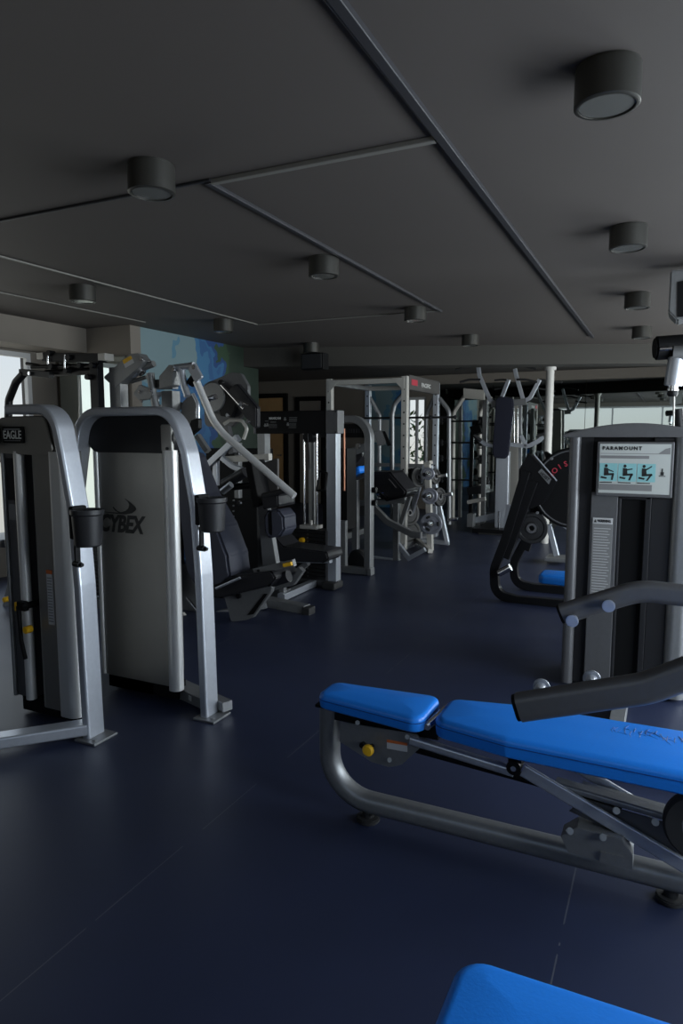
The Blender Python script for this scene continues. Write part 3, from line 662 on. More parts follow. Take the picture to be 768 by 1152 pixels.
# ------------------------------------------------------------------ second bench at the bottom edge
t = thing('weight_bench', 'second bench, its bright blue pad cut off by the bottom edge', 'bench', (.3, 1.06, 0))
bo = [(-.315, .925), (.95, .905), (.95, 1.215), (-.315, 1.20)]
o = MB().pad(bo, .39, .455, .024, .06).build('seat_pad', 'blue', t)
seam_line([(a_ - .001 if a_ < 0 else a_, b_ + (.001 if b_ > 1 else -.001)) for a_, b_ in bo], .43, o, .06)
MB().bar((-.27, 1.06, .36), (.9, 1.06, .36), .07, .06, (0, 1, 0)).build('frame_rail', 'silver_dull', t)
for x in (-.17, .8):
    MB().bar((x, 1.06, .03), (x, 1.06, .34), .06, .06, (0, 1, 0)).build('leg', 'silver_dull', t)
    MB().bar((x, .86, .03), (x, 1.26, .03), .06, .05, (1, 0, 0)).box((x, .84, .025), (.07, .03, .05), .006).box((x, 1.28, .025), (.07, .03, .05), .006).build('foot', 'gunmetal', t)

# ------------------------------------------------------------------ helpers for the machines further back
def poly(t, name, m, pts, Y, depth, rad=0.0, bev=.003):
    P = [at(x, y, Y) for x, y in pts]
    if rad: P = fillet(P, rad, 5, closed=True)
    return MB().prism(P, (0, 1, 0), depth, bev).build(name, m, t)
def rt_(t, name, m, pts, Y, w, h=None, fil=0.0, r=.006):
    """rectangular tube through the points; w in depth, h in the plane"""
    P = [at(*(list(p) + [Y])[:3]) if len(p) < 4 else Vector(p[:3]) for p in pts]
    return MB().sweep(P, rrect(w, h or w, r), (0, 1, 0), fil).build(name, m, t)
def tb(t, name, m, pts, Y, r, fil=0.0):
    return MB().tube([at(*(list(p) + [Y])[:3]) for p in pts], r, fil).build(name, m, t)
def knob(t, name, m, x, y, Y, r, L=.03, **k):
    c = at(x, y, Y); return MB().cyl(c, c + Vector((0, L, 0)), r, n=20, bev=min(r, L) * .2).build(name, m, t, **k)
def stack(t, x0, x1, y0, y1, z0, n, dz=.034, name='weight_stack'):
    b = MB()
    for k in range(n): b.span((x0, y0, z0 + k * dz), (x1, y1, z0 + k * dz + dz - .004), .003)
    return b.build(name, 'iron', t)

# ------------------------------------------------------------------ pulldown machine behind the EAGLE tower
t = thing('weight_machine', 'black overhead frame with white beam ends and a curved hanging handle by the left window', 'weight machine', (-4.4, 4.5, 0))
Y = 4.2
a, b = at(50, 401, Y), at(118, 402, Y)
MB().sweep([at(52, 402, Y), at(116, 403, Y)], rrect(.09, .07), (0, 1, 0)).build('top_beam', 'black', t)
MB().box(at(50, 401, Y), (.075, .10, .055), .004).build('beam_end', 'cream', t); MB().box(at(119, 402, Y), (.075, .10, .055), .004).build('beam_end', 'cream', t)
p = at(108, 405, Y); MB().bar((p.x, Y, 0), (p.x, Y, p.z), .07, .085, (0, 1, 0)).build('upright', 'black', t)
p = at(123, 424, Y); MB().bar((p.x, Y + .1, 0), (p.x, Y + .1, p.z + .08), .09, .115, (0, 1, 0)).build('upright', 'silver_dull', t)
for k, (q0, q1, w) in enumerate((((36, 413), (112, 411), .018), ((52, 420), (108, 417), .03), ((30, 409), (58, 414), .015), ((70, 408), (104, 422), .016))):
    tb(t, 'linkage_rod', 'black', (q0, q1), Y - .02 + k * .03, w)
for q in ((54, 397), (56, 412), (73, 417), (88, 411), (76, 402), (102, 411), (97, 424)):
    c = at(*q, Y - .07); MB().cyl(c, c + Vector((0, .06, 0)), .022, n=16).build('linkage_joint', 'black', t)
for q in ((73, 399, 73, 420), (54, 398, 54, 410)):
    tb(t, 'bolt_rod', 'chrome', (q[:2], q[2:]), Y - .06, .008)
rt_(t, 'handle_beam', 'black', ((58, 422), (30, 419), (24, 419)), Y - .05, .05, .055)
tb(t, 'curved_handle', 'black', ((27, 420), (18, 430), (10, 450), (9, 480), (4, 520)), Y - .05, .033, .08)
knob(t, 'pivot_bolt', 'chrome', 32, 420, Y - .10, .016, .02)
tb(t, 'cable', 'cream', ((89, 424), (89, 520)), Y, .006)
tb(t, 'grip', 'rubber', ((0, 500, ), (14, 540)), Y - .05, .035)
MB().span((a.x - .1, Y - .04, .0), (b.x + .1, Y + .04, .07)).build('base_beam', 'gunmetal', t)
stack(t, a.x + .15, a.x + .5, Y + .05, Y + .2, .08, 16)
p = at(6, 520, Y - .05)
MB().pad([(p.x - .25, Y - .25), (p.x + .18, Y - .25), (p.x + .18, Y + .2), (p.x - .25, Y + .2)], .48, .55, .02, .05).build('seat', 'vinyl', t)
MB().bar((p.x, Y, .05), (p.x, Y, .47), .07, .09, (1, 0, 0)).build('seat_post', 'silver_dull', t)
knob(t, 'adjuster_knob', 'yellow', 4, 675, Y - .4, .022, .05, label='yellow knob')
rt_(t, 'base_leg', 'silver_dull', ((2, 715), (16, 650)), Y - .3, .06, .07)

# ------------------------------------------------------------------ plate loaded press with the long lever
t = thing('press_machine', 'grey press machine whose long bent silver lever slopes down in front of the mural', 'press machine', (-3.5, 4.45, 0))
Y = 4.3
p = at(190, 440, Y + .1); MB().bar((p.x, Y + .12, 0), (p.x, Y + .12, p.z), .10, .11, (0, 1, 0)).build('main_post', 'silver_dull', t)
MB().bar((p.x, Y - .4, .04), (p.x, Y + .7, .04), .08, .08, (1, 0, 0)).bar((p.x - .3, Y + .65, .04), (p.x + .3, Y + .65, .04), .08, .08, (0, 1, 0)).build('base_beam', 'silver_dull', t)
o = poly(t, 'arm_box', 'silver_dull', ((121, 425), (150, 399), (160, 398), (166, 406), (163, 412), (134, 437)), Y, .10, .012)
poly(o, 'warning_label', 'white_label', ((138, 407), (148, 401), (151, 408), (141, 414)), Y - .052, .001, 0, 0)
poly(o, 'warning_band', 'yellow', ((137.5, 405.5), (147, 400), (149, 403.5), (139.5, 409.5)), Y - .053, .001, 0, 0)
knob(o, 'pivot_bolt', 'chrome', 158, 404, Y - .06, .014, .02)
tb(t, 'linkage_cylinder', 'silver', ((149, 421), (158, 415)), Y + .02, .036); tb(t, 'linkage_cylinder', 'silver_dull', ((156, 416), (173, 409)), Y + .02, .026)
tb(t, 'linkage_ring', 'chrome', ((156, 414), (160, 420)), Y + .02, .034)
tb(t, 'linkage_rod', 'silver_dull', ((144, 424), (146, 430), (165, 424)), Y + .05, .016, .02)
tb(t, 'swing_tube', 'silver_dull', ((169, 420), (172, 442), (178, 470)), Y, .031, .1)
poly(t, 'linkage_plate', 'silver_dull', ((151, 443), (158, 433), (170, 437), (173, 443), (170, 449), (158, 451)), Y - .02, .03, .012)
for q in ((168, 439), (156, 441), (158, 451)): knob(t, 'bolt', 'chrome', *q, Y - .05, .012, .02)
c = at(181, 451, Y + .12); MB().lathe([(.045, -.03), (.068, -.03), (.072, 0), (.068, .03), (.045, .03), (.045, -.03)], c, (0, 1, 0), 32).build('cam_ring', 'silver', t)
rt_(t, 'cross_arm', 'silver_dull', ((170, 433), (197, 432)), Y + .06, .07, .075)
poly(t, 'pivot_bracket', 'silver_dull', ((183, 424), (194, 411), (199, 411), (198, 434), (183, 438)), Y, .09, .01)
tb(t, 'pivot_shaft', 'silver', ((196, 414), (218, 411)), Y, .026)
for q in ((194, 416), (217, 413)): knob(t, 'pivot_bolt', 'chrome', *q, Y - .06, .016, .02)
tb(t, 'hanging_tube', 'silver', ((203, 414), (207, 434), (211, 446)), Y, .028, .1)
poly(t, 'lever_link', 'silver', ((213, 417), (214, 411), (220, 409), (228, 424), (221, 431)), Y - .04, .03, .01)
tb(t, 'lever', 'alu', ((221, 429), (240, 474), (252, 489), (331, 558)), Y - .02, .0275, .35)
tb(t, 'lever_grip', 'black', ((214, 432), (219, 425)), Y + .03, .035)
tb(t, 'side_tube', 'silver_dull', ((194, 455), (212, 458), (222, 465)), Y + .2, .03, .05)
knob(t, 'rubber_stop', 'rubber', 194, 455, Y + .14, .026, .06)
tb(t, 'cam_arc', 'silver', ((217, 443), (223, 455), (223, 471)), Y + .08, .013, .08)
poly(t, 'cam_plate', 'silver_dull', ((207, 452), (216, 442), (222, 453), (221, 470), (206, 486), (203, 470)), Y + .12, .03, .01)
poly(t, 'cam_wedge', 'black', ((211, 489), (217, 473), (225, 470), (225, 482), (216, 490)), Y + .05, .05, .01)  # black wedge piece at the lower end of the cam
rt_(t, 'brace', 'silver_dull', ((222, 490), (234, 508)), Y + .3, .05, .045)
# weight horn and round plates behind the lever
tb(t, 'weight_horn', 'chrome', ((232, 450), (243, 446)), Y + .2, .022)

# ------------------------------------------------------------------ row machine with the big grey plates
t = thing('row_machine', 'row machine with a large rounded grey side plate, black slanted pad and cream beam', 'weight machine', (-3.6, 5.3, 0))
Y = 5.2
poly(t, 'side_plate', 'gunmetal', ((230, 433), (262, 419), (272, 420), (280, 434), (281, 462), (262, 480), (232, 480)), Y + .1, .05, .05)
MB().lathe([(0, -.02), (.13, -.02), (.15, 0), (.13, .02), (0, .02)], at(240, 447, Y + .02), (0, 1, 0), 36).build('round_guard', 'silver_dull', t)
poly(t, 'slanted_pad', 'vinyl', ((257, 441), (268, 431), (291, 458), (291, 484), (284, 478)), Y - .02, .07, .03, .01)
poly(t, 'pad_mount', 'black', ((246, 450), (256, 438), (268, 452), (262, 470), (250, 468)), Y + .04, .06, .01)
tb(t, 'shock', 'chrome', ((248, 432), (274, 460)), Y - .12, .011); tb(t, 'shock', 'chrome', ((262, 448), (280, 456)), Y - .1, .009)
knob(t, 'shock_knob', 'black', 247, 430, Y - .16, .022, .05)
for q in ((238, 446), (255, 467), (278, 474), (270, 455)): knob(t, 'bolt', 'chrome', *q, Y - .17, .018, .03)
tb(t, 'hook_tube', 'cream', ((252, 477), (258, 473), (272, 473), (278, 482), (274, 494)), Y - .05, .016, .04)
rt_(t, 'brace', 'silver', ((210, 546), (268, 492)), Y, .06, .06)
rt_(t, 'brace', 'silver', ((243, 512), (243, 546)), Y + .02, .05, .05)
rt_(t, 'cross_beam', 'cream', ((252, 517), (304, 514)), Y, .06, .06)
rt_(t, 'curved_beam', 'silver', ((250, 515), (262, 525), (286, 533)), Y - .04, .05, .045, .2)
rt_(t, 'upright', 'gunmetal', ((255, 480), (262, 510)), Y + .02, .06, .06)
poly(t, 'weight_tower', 'black_flat', ((252, 566), (300, 560), (302, 655), (256, 660)), Y + .05, .35, .01)
rt_(t, 'upright', 'silver_dull', ((268, 498), (268, 560)), Y + .1, .06, .05)
tb(t, 'roller', 'vinyl', ((252, 545), (276, 531)), Y - .3, .045); tb(t, 'roller_tube', 'silver', ((250, 553), (260, 545)), Y - .45, .03)
tb(t, 'roller', 'black', ((262, 548), (288, 545)), Y - .25, .03)
for k in range(5): knob(t, 'bolt', 'silver_dull', 262, 563 + k * 6, Y - .14, .007, .02)
for q in ((238, 560), (268, 566)): knob(t, 'pivot_bolt', 'chrome', *q, Y - .3, .02, .03)
MB().span((-3.95, Y - .05, 0), (-3.0, Y + .03, .07)).build('base_beam', 'silver_dull', t)
stack(t, -3.62, -3.36, Y + .26, Y + .38, .08, 12)
b = MB(); q = at(268, 530, Y + .7); b.span((q.x - .35, Y + .62, 0), (q.x + .3, Y + .9, 1.3), .01); b.build('rear_shroud', 'black_flat', t)

# ------------------------------------------------------------------ seated leg machine with roller pads
t = thing('leg_machine', 'leg machine with slate back pad, black seat and roller pads beside the CYBEX tower', 'leg machine', (-3.0, 4.45, 0))
Y = 4.4
bp = [(205, 505), (219, 512), (236, 555), (256, 590), (268, 622), (271, 645), (262, 654), (236, 662), (222, 640)]
poly(t, 'back_pad', 'vinyl_grey', bp, Y - .05, .30, .05, .02)
poly(t, 'back_shell', 'black', [(x - 4, y + 3) for x, y in bp], Y + .13, .05, .05, .01)
a, b = at(246, 657, Y), at(322, 646, Y)
poly(t, 'seat', 'vinyl', ((243, 652), (262, 645), (318, 638), (323, 646), (316, 654), (262, 668), (245, 667)), Y - .02, .34, .02, .012)
rt_(t, 'seat_rail', 'silver', ((243, 662), (270, 650)), Y - .21, .02, .018)
poly(t, 'seat_bracket', 'silver_dull', ((254, 671), (308, 658), (306, 666), (286, 694), (278, 697), (262, 699)), Y - .06, .05, .01)
poly(t, 'bracket_cutout', 'black', ((278, 692), (297, 668), (301, 668), (285, 691)), Y - .087, .004, 0, 0)
knob(t, 'bolt', 'black', 267, 671, Y - .11, .020, .03)
rt_(t, 'base_beam', 'silver_dull', ((292, 675, 4.85), (345, 686, 4.78)), Y, .09, .08)
MB().box(at(347, 687, 4.77), (.07, .11, .07), .01).build('rubber_foot', 'rubber', t)
rt_(t, 'base_beam', 'silver_dull', ((200, 700, 4.35), (300, 680, 4.75)), Y, .07, .06)
poly(t, 'lever_upright', 'silver_dull', ((292, 569), (302, 567), (314, 641), (298, 643)), Y + .1, .06, .006)
o = rt_(t, 'adjuster_arm', 'silver_dull', ((287, 643), (331, 633)), Y - .12, .045, .05)
knob(o, 'bolt', 'black', 290, 642, Y - .15, .010, .02)
tb(o, 'adjuster_knob', 'yellow', ((319, 636), (328, 634)), Y - .155, .015)
c = at(316, 588, Y + .15)
poly(t, 'roller_pad', 'vinyl_grey', ((304, 580), (308, 573), (320, 572), (326, 580), (327, 594), (322, 602), (308, 604), (305, 596)), Y + .05, .20, .03, .015)
poly(t, 'roller_side', 'black', ((303, 578), (308, 573), (309, 603), (304, 600)), Y - .02, .06, .01)
poly(t, 'knee_pad', 'vinyl', ((303, 557), (322, 555), (323, 568), (306, 571)), Y + .1, .26, .01, .01)
tb(t, 'handle', 'rubber', ((296, 558), (324, 551)), Y - .02, .022); knob(t, 'handle_cap', 'chrome', 325, 551, Y - .03, .018, .02)
poly(t, 'black_panel', 'black', ((283, 520), (290, 517), (299, 566), (293, 570)), Y + .1, .20, .004)
poly(t, 'side_shield', 'brown_plastic', ((291, 523), (313, 515), (313, 552), (298, 560)), Y + .2, .03, .01)
rt_(t, 'lower_arm', 'silver_dull', ((300, 663), (330, 655), (340, 640)), Y + .1, .05, .045, .03)
tb(t, 'shin_roller', 'vinyl', ((303, 655), (325, 648)), Y - .05, .045)
poly(t, 'frame_plate', 'silver_dull', ((205, 635), (222, 630), (226, 668), (236, 692), (214, 700), (205, 680)), Y + .05, .04, .01)
tb(t, 'linkage_rod', 'chrome', ((210, 672), (236, 705)), Y - .02, .012)
rt_(t, 'floor_rail', 'cream', ((205, 690), (240, 734), ), Y - .1, .03, .03)

# ------------------------------------------------------------------ pulldown tower with the black header board
t = thing('pulldown_machine', 'pulldown tower with a wide black MAXICAM header board between two uprights', 'weight machine', (-3.18, 5.7, 0))
Y = 5.7
for x, n_ in ((-3.555, 0), (-2.80, 1)):
    MB().bar((x, Y, .0), (x, Y, 1.46), .10, .10 if n_ else .085, (0, 1, 0)).build('upright', 'silver' if n_ else 'silver_dull', t)
o = MB().span((-3.62, Y - .06, 1.45), (-2.85, Y + .07, 1.665), .012).build('header_board', 'black_flat', t)
MB().span((-2.85, Y - .065, 1.45), (-2.725, Y + .075, 1.665), .01).build('header_end', 'gunmetal', o)
MB().span((-3.632, Y - .065, 1.45), (-3.605, Y + .075, 1.665), .006).build('header_end', 'gunmetal', o)
for x, z in ((-2.745, 1.65), (-2.745, 1.465), (-3.618, 1.65)): MB().cyl((x, Y - .072, z), (x, Y - .06, z), .008, n=10).build('screw', 'ink', o)
text('MAXICAM', .030, front(-3.39, Y - .063, 1.595), 'white_ink', o, 'header_lettering', bold=.001, sx=.95)
ln = MB(); ln.span((-3.50, Y - .062, 1.568), (-3.46, Y - .059, 1.572)).span((-3.44, Y - .062, 1.558), (-3.38, Y - .059, 1.563))
for k in range(4): ln.span((-3.235, Y - .062, 1.60 - k * .012), (-3.15, Y - .059, 1.603 - k * .012)); ln.span((-3.46, Y - .062, 1.538 - k * .01), (-3.37, Y - .059, 1.540 - k * .01))
for k in range(5): ln.span((-3.24, Y - .062, 1.545 - k * .010), (-3.16, Y - .059, 1.547 - k * .010))
ln.build('header_print', 'grey_label', o)
ln = MB()
for x, z in ((-3.28, 1.59), (-3.25, 1.54), (-3.50, 1.532), (-3.475, 1.536)): ln.prism([(x + u, Y - .0615, z + v) for u, v in ((-.012, -.015), (.012, -.015), (.014, .0), (.006, .004), (.010, .015), (-.010, .014), (-.006, .0), (-.014, .002))], (0, 1, 0), .001)
ln.build('header_figure', 'silver_dull', o)
MB().bar((-3.60, Y, .04), (-2.74, Y, .04), .07, .07, (0, 0, 1)).build('base_beam', 'gunmetal', t)
MB().box((-2.80, Y - .03, .035), (.14, .2, .07), .02).build('rubber_foot', 'rubber', t)
for x in (-3.11, -2.975): MB().cyl((x, Y, .05), (x, Y, 1.46), .0085, n=12).build('guide_rod', 'chrome', t)
MB().bar((-3.04, Y + .05, .58), (-3.04, Y + .05, 1.46), .03, .03, (1, 0, 0)).build('center_post', 'silver_dull', t)
MB().span((-3.13, Y - .07, .555), (-2.945, Y + .06, .590), .004).cyl((-3.04, Y, .59), (-3.04, Y, .63), .015).build('top_plate', 'cream', t)
stack(t, -3.26, -2.86, Y - .05, Y + .06, .07, 13, .037)
MB().span((-2.86, Y - .055, .07), (-2.835, Y + .06, .55)).build('stack_guard', 'gunmetal', t)
h = MB()
for k in range(13): h.cyl((-3.05, Y - .052, .10 + k * .037), (-3.05, Y - .049, .10 + k * .037), .006, n=8)
h.build('pin_hole', 'silver_dull', t)
MB().cyl((-3.10, Y - .10, .445), (-3.10, Y - .05, .445), .026, n=20, bev=.006).build('selector_pin', 'yellow', t, label='yellow selector pin')
# triangle handle hanging on its cable
MB().tube([(-2.99, Y - .15, 1.45), (-2.97, Y - .15, 1.12)], .005).build('cable', 'black', t)
MB().tube([at(356, 552, Y - .15), at(360, 530, Y - .15), at(368, 532, Y - .15), at(366, 551, Y - .15), at(356, 552, Y - .15)], .010, .01).build('pulley_handle', 'black', t)
MB().cyl((-3.04, Y - .06, 1.42), (-3.04, Y + .06, 1.42), .05, n=24).build('pulley_wheel', 'black', t)
Ys = 5.25
poly(t, 'seat', 'vinyl', ((308, 612), (318, 601), (328, 612), (376, 618), (378, 626), (372, 630), (312, 628)), Ys, .30, .02, .012)
rt_(t, 'seat_rail', 'silver', ((312, 630), (372, 631)), Ys, .06, .035)
rt_(t, 'seat_brace', 'silver_dull', ((346, 633), (319, 656)), Ys, .05, .05)
MB().bar(atz(316, 672, .035), atz(352, 656, .035), .06, .07, (0, 0, 1)).bar(atz(320, 668, .035), (-3.0, 5.7, .035), .05, .06, (0, 0, 1)).build('floor_beam', 'silver', t)
rt_(t, 'seat_post', 'silver_dull', ((318, 640), (318, 668)), 5.1, .05, .05)

# ------------------------------------------------------------------ arched grey frame to its right
t = thing('cable_machine', 'low cable machine with an arched grey frame right of the black header board', 'weight machine', (-2.9, 6.4, 0))
Y = 6.4
MB().sweep([(-3.35, Y, 1.60), (-2.74, Y, 1.60), (-2.74, Y, .02)], rrect(.10, .075, .012), (0, 1, 0), .20, 10).build('arched_frame', 'silver_dull', t)
MB().span((-3.30, Y - .02, 1.41), (-2.79, Y + .02, 1.55), .01).build('header_board', 'black_flat', t)
b_ = MB()
for k in range(9): b_.span((-3.05 + k * .028, Y - .024, 1.46), (-3.034 + k * .028, Y - .02, 1.50))
b_.build('header_print', 'shroud_dark', t)
MB().bar((-3.4, Y - .02, .04), (-2.70, Y - .02, .04), .07, .07, (0, 0, 1)).box((-2.71, Y - .02, .04), (.05, .10, .08), .01).build('base_beam', 'silver_dull', t)
MB().span((-3.28, Y + .02, .45), (-3.0, Y + .25, 1.3)).build('weight_tower', 'black_flat', t)
MB().bar((-3.03, Y, .04), (-3.03, Y, .55), .06, .07, (0, 1, 0)).build('short_post', 'silver_dull', t)
tb(t, 'copper_rod', 'copper', ((387, 482), (387, 552)), Y - .05, .012)
MB().lathe([(.0, -.05), (.12, -.05), (.14, -.03), (.14, .03), (.12, .05), (0, .05)], at(404, 632, Y + .35), (.3, 1, 0), 28).build('pulley_guard', 'rubber', t)
for z in (.98, .85): MB().cyl((-2.70, Y, z - .1), (-2.66, Y, z - .1), .03, n=14).build('adjuster_knob', 'black', t)

# ------------------------------------------------------------------ incline machine with small blue pad seen through the arch
t = thing('incline_bench', 'incline bench with a small blue pad seen through the arched grey frame', 'bench', (-3.4, 7.1, 0))
Y = 7.1
poly(t, 'blue_pad', 'blue', ((391, 529), (409, 524), (410, 531), (392, 539)), Y, .30, .01, .01)
poly(t, 'pad_frame', 'gunmetal', ((388, 520), (392, 520), (393, 540), (411, 533), (411, 537), (388, 545)), Y - .1, .05, 0)
poly(t, 'back_pad', 'vinyl', ((384, 534), (404, 508), (412, 507), (412, 513), (392, 536)), Y + .1, .25, .01, .008)
rt_(t, 'frame_beam', 'silver_dull', ((375, 516), (412, 503)), Y, .08, .09)
rt_(t, 'frame_post', 'silver_dull', ((400, 538), (400, 622)), Y, .07, .07)
rt_(t, 'base_beam', 'silver_dull', ((375, 628), (413, 629)), Y, .07, .06)
knob(t, 'pivot_bolt', 'chrome', 402, 502, Y - .1, .03, .04)
rt_(t, 'rear_post', 'cream', ((350, 484), (350, 622)), Y + .1, .05, .05)

# ------------------------------------------------------------------ power rack
t = thing('power_rack', 'tall pale power rack with crossing beams, the left of the tall frames at the back', 'power rack', (-3.5, 8.6, 0))
xl, xr, y0, y1, zt = -3.98, -2.95, 8.0, 9.25, 2.15
for x, y in ((xl, y0), (xr, y0), (xl, y1), (xr, y1)):
    o = MB().bar((x, y, 0), (x, y, zt), .075, .075, (1, 0, 0)).build('upright', 'cream' if y == y0 else 'silver', t)
    h = MB()
    for k in range(12): h.cyl((x, y - .0405, .45 + k * .14), (x, y - .036, .45 + k * .14), .011, n=10)
    h.build('pin_hole', 'ink', o)
MB().bar((xl, y0, zt - .05), (xr, y0, zt - .05), .075, .06, (0, 1, 0)).build('cross_beam', 'cream', t)
MB().bar((xl, y1, zt - .05), (xr, y1, zt - .05), .075, .06, (0, 1, 0)).build('cross_beam', 'cream', t)
MB().bar((xl, y0, zt - .05), (xl, y1, zt - .05), .06, .075, (0, 0, 1)).build('side_beam', 'silver_dull', t)
MB().span((xr - .02, y0 + .03, zt - .16), (xr + .045, y1, zt + .02), .006).build('header_board', 'brown_plastic', t)
MB().span((xr + .045, y0 + .10, zt - .10), (xr + .048, y0 + .32, zt - .03)).build('red_badge', 'red', t)
text('PACIFIC', .07, Matrix.Translation((xr + .048, y0 + .66, zt - .08)) @ Matrix.Rotation(math.pi / 2, 4, 'Z') @ Matrix.Rotation(math.pi / 2, 4, 'X'), 'white_ink', t, 'header_lettering', bold=.002, sx=1.5)
for x, s_ in ((xl, 1), (xr, -1)):
    MB().prism([(x, y0 - .042, zt - .02), (x + s_ * .16, y0 - .042, zt - .02), (x, y0 - .042, zt - .18)], (0, 1, 0), .006).build('gusset', 'cream', t)
    MB().bar((x, y0 - .1, .04), (x, y1 + .1, .04), .08, .07, (0, 0, 1)).build('foot_rail', 'silver_dull', t)
    # arched side handles
    xx = x + s_ * .02
    MB().tube([(xx, y1, 1.98), (xx + (.14 if s_ < 0 else -.14) * -1, y1 + .05, 1.72), (xx + (.14 if s_ < 0 else -.14) * -1, y1 + .05, .5)], .028, .1).build('arched_bar', 'silver_dull', t)
tb(t, 'front_bar', 'silver_dull', ((453, 444), (444, 454), (441, 466), (441, 590)), y0 + .3, .030, .15)
tb(t, 'front_bar', 'silver_dull', ((494, 448), (505, 462), (505, 590)), y1, .030, .15)
MB().bar((xl, y1, 1.0), (xr, y1, 1.0), .05, .05, (0, 1, 0)).build('rear_beam', 'silver_dull', t)
MB().bar((xl, y0, 1.15), (xl + .5, y0, 1.13), .3, .03, (0, 1, 0)).build('storage_shelf', 'cream', t)
def barbell(loc, L, disks, label, group=None, yaw=0.0):
    t = thing('barbell', label, 'barbell', loc, group)
    d = Vector((math.cos(yaw), math.sin(yaw), 0)); c = Vector(loc)
    MB().cyl(c - d * L / 2, c + d * L / 2, .014, n=12).build('bar', 'iron', t)
    for s_ in (-1, 1):
        for r, w, off in disks:
            q = c + d * s_ * (L / 2 - off); MB().cyl(q - d * w / 2, q + d * w / 2, r, n=26, bev=.006).build('head', 'rubber', t)
    return t
barbell((-3.3, 8.55, 1.66), 1.7, ((.03, .03, .02), (.03, .03, .35)), 'bare barbell lying across the pale power rack')
# smith frame with reading plates on a shelf
t = thing('plate_stand', 'tilted white notice stand on the pale rack shelf', 'stand', at(425, 497, 8.0))
poly(t, 'notice_board', 'grey_label', ((421, 485), (429, 484), (434, 500), (425, 502)), 8.0, .02)
poly(t, 'stand_back', 'black', ((430, 485), (433, 485), (440, 501), (436, 502)), 8.0, .02)
tag(MB().span((-5.32, 12.515, 1.28), (-4.95, 12.529, 1.72)).build('notice_poster', 'screen_white'), 'pale notice sheet on the blue painted panel of the far wall', 'poster')

# ------------------------------------------------------------------ preacher curl bench
t = thing('preacher_bench', 'preacher curl bench with a slanted black arm pad beside the plate tree', 'bench', (-2.9, 7.3, 0))
Y = 7.3
poly(t, 'arm_pad', 'vinyl', ((420, 536), (424, 530), (446, 530), (464, 551), (463, 556), (436, 560), (424, 548)), Y, .42, .03, .02)
poly(t, 'pad_board', 'black', ((428, 550), (440, 559), (464, 557), (440, 563)), Y - .1, .3, 0)
tb(t, 'bar_rest', 'chrome', ((424, 557), (432, 555)), Y - .2, .015); tb(t, 'pad_trim', 'chrome', ((437, 539), (446, 549)), Y - .22, .006)
rt_(t, 'seat_beam', 'silver_dull', ((398, 567), (456, 562)), Y, .08, .075)
poly(t, 'seat', 'vinyl', ((398, 570), (418, 568), (420, 578), (400, 580)), Y, .3, .01)
rt_(t, 'sloping_beam', 'silver_dull', ((418, 568), (436, 587), (464, 601), (474, 602)), Y - .1, .07, .07, .2)
rt_(t, 'post', 'silver_dull', ((446, 562), (446, 630)), Y, .07, .07)
rt_(t, 'front_post', 'silver_dull', ((461, 558), (450, 592)), Y, .05, .05)
rt_(t, 'base_brace', 'silver', ((446, 610), (460, 628), (478, 618)), Y, .05, .05)
rt_(t, 'base_beam', 'silver', ((405, 626), (450, 632)), Y, .07, .05)
MB().box(at(460, 634, Y), (.08, .09, .05), .01).build('rubber_foot', 'rubber', t)
# ------------------------------------------------------------------ plate tree and its plates
t = thing('plate_tree', 'A-frame weight plate tree in the middle of the room, loaded with plates', 'plate tree', (-2.6, 8.1, 0))
Y = 8.1
rt_(t, 'center_post', 'cream', ((481, 522), (484, 622)), Y, .07, .07)
rt_(t, 'leg', 'silver', ((478, 524), (455, 604)), Y + .25, .05, .06); rt_(t, 'leg', 'silver', ((484, 524), (503, 610)), Y + .25, .05, .055)
rt_(t, 'base_beam', 'silver', ((452, 606), (505, 611)), Y + .3, .06, .05); rt_(t, 'base_beam', 'cream', ((465, 604, 8.5), (484, 620, 7.85)), Y, .06, .05)
MB().box(at(484, 624, Y), (.10, .14, .04), .01).build('rubber_foot', 'rubber', t)
rt_(t, 'cap_plate', 'cream', ((478, 522), (485, 520)), Y, .12, .04)
pegs = ((483, 533), (483, 557), (485, 588))
for q in pegs:
    c = at(*q, Y); MB().cyl(c - Vector((0, .20, 0)), c, .024, n=14).build('peg', 'chrome', t)
for q, d in (((492, 536), 1), ((498, 557), 1), ((504, 585), 1), ((468, 535), -1), ((463, 560), -1), ((458, 585), -1)):
    c = at(*q, Y + .2); MB().cyl(c, c + Vector((d * .12, 0, .02)), .022, n=12).build('peg', 'chrome', t)
def plate(c, ax, r, w, m, label, group=None):
    t = thing('weight_plate', label, 'weight plate', c, group); ax = Vector(ax).normalized(); c = Vector(c)
    MB().lathe([(.027, -w / 2), (.05, -w / 2), (.055, -w * .35), (r * .72, -w * .3), (r * .78, -w / 2), (r - .006, -w / 2), (r, -w / 3), (r, w / 3), (r - .006, w / 2), (r * .78, w / 2), (r * .72, w * .3), (.055, w * .35), (.05, w / 2), (.027, w / 2), (.027, -w / 2)], c, ax, 36).build('disc', m, t)
    MB().lathe([(.024, -w * .55), (.042, -w * .55), (.042, w * .55), (.024, w * .55), (.024, -w * .55)], c, ax, 24).build('hub_ring', 'chrome' if m != 'iron' else 'gunmetal', t)
    return t
plate(at(481.5, 533, Y - .10), (.15, -1, 0), .078, .03, 'plate_grey', 'small grey weight plate on the top front peg of the plate tree')
plate(at(483, 558, Y - .10), (.15, -1, 0), .102, .035, 'plate_grey', 'middle grey weight plate on the front of the plate tree')
o = plate(at(485, 589, Y - .10), (.15, -1, 0), .135, .04, 'plate_grey', 'largest grey weight plate with black grips, low on the plate tree')
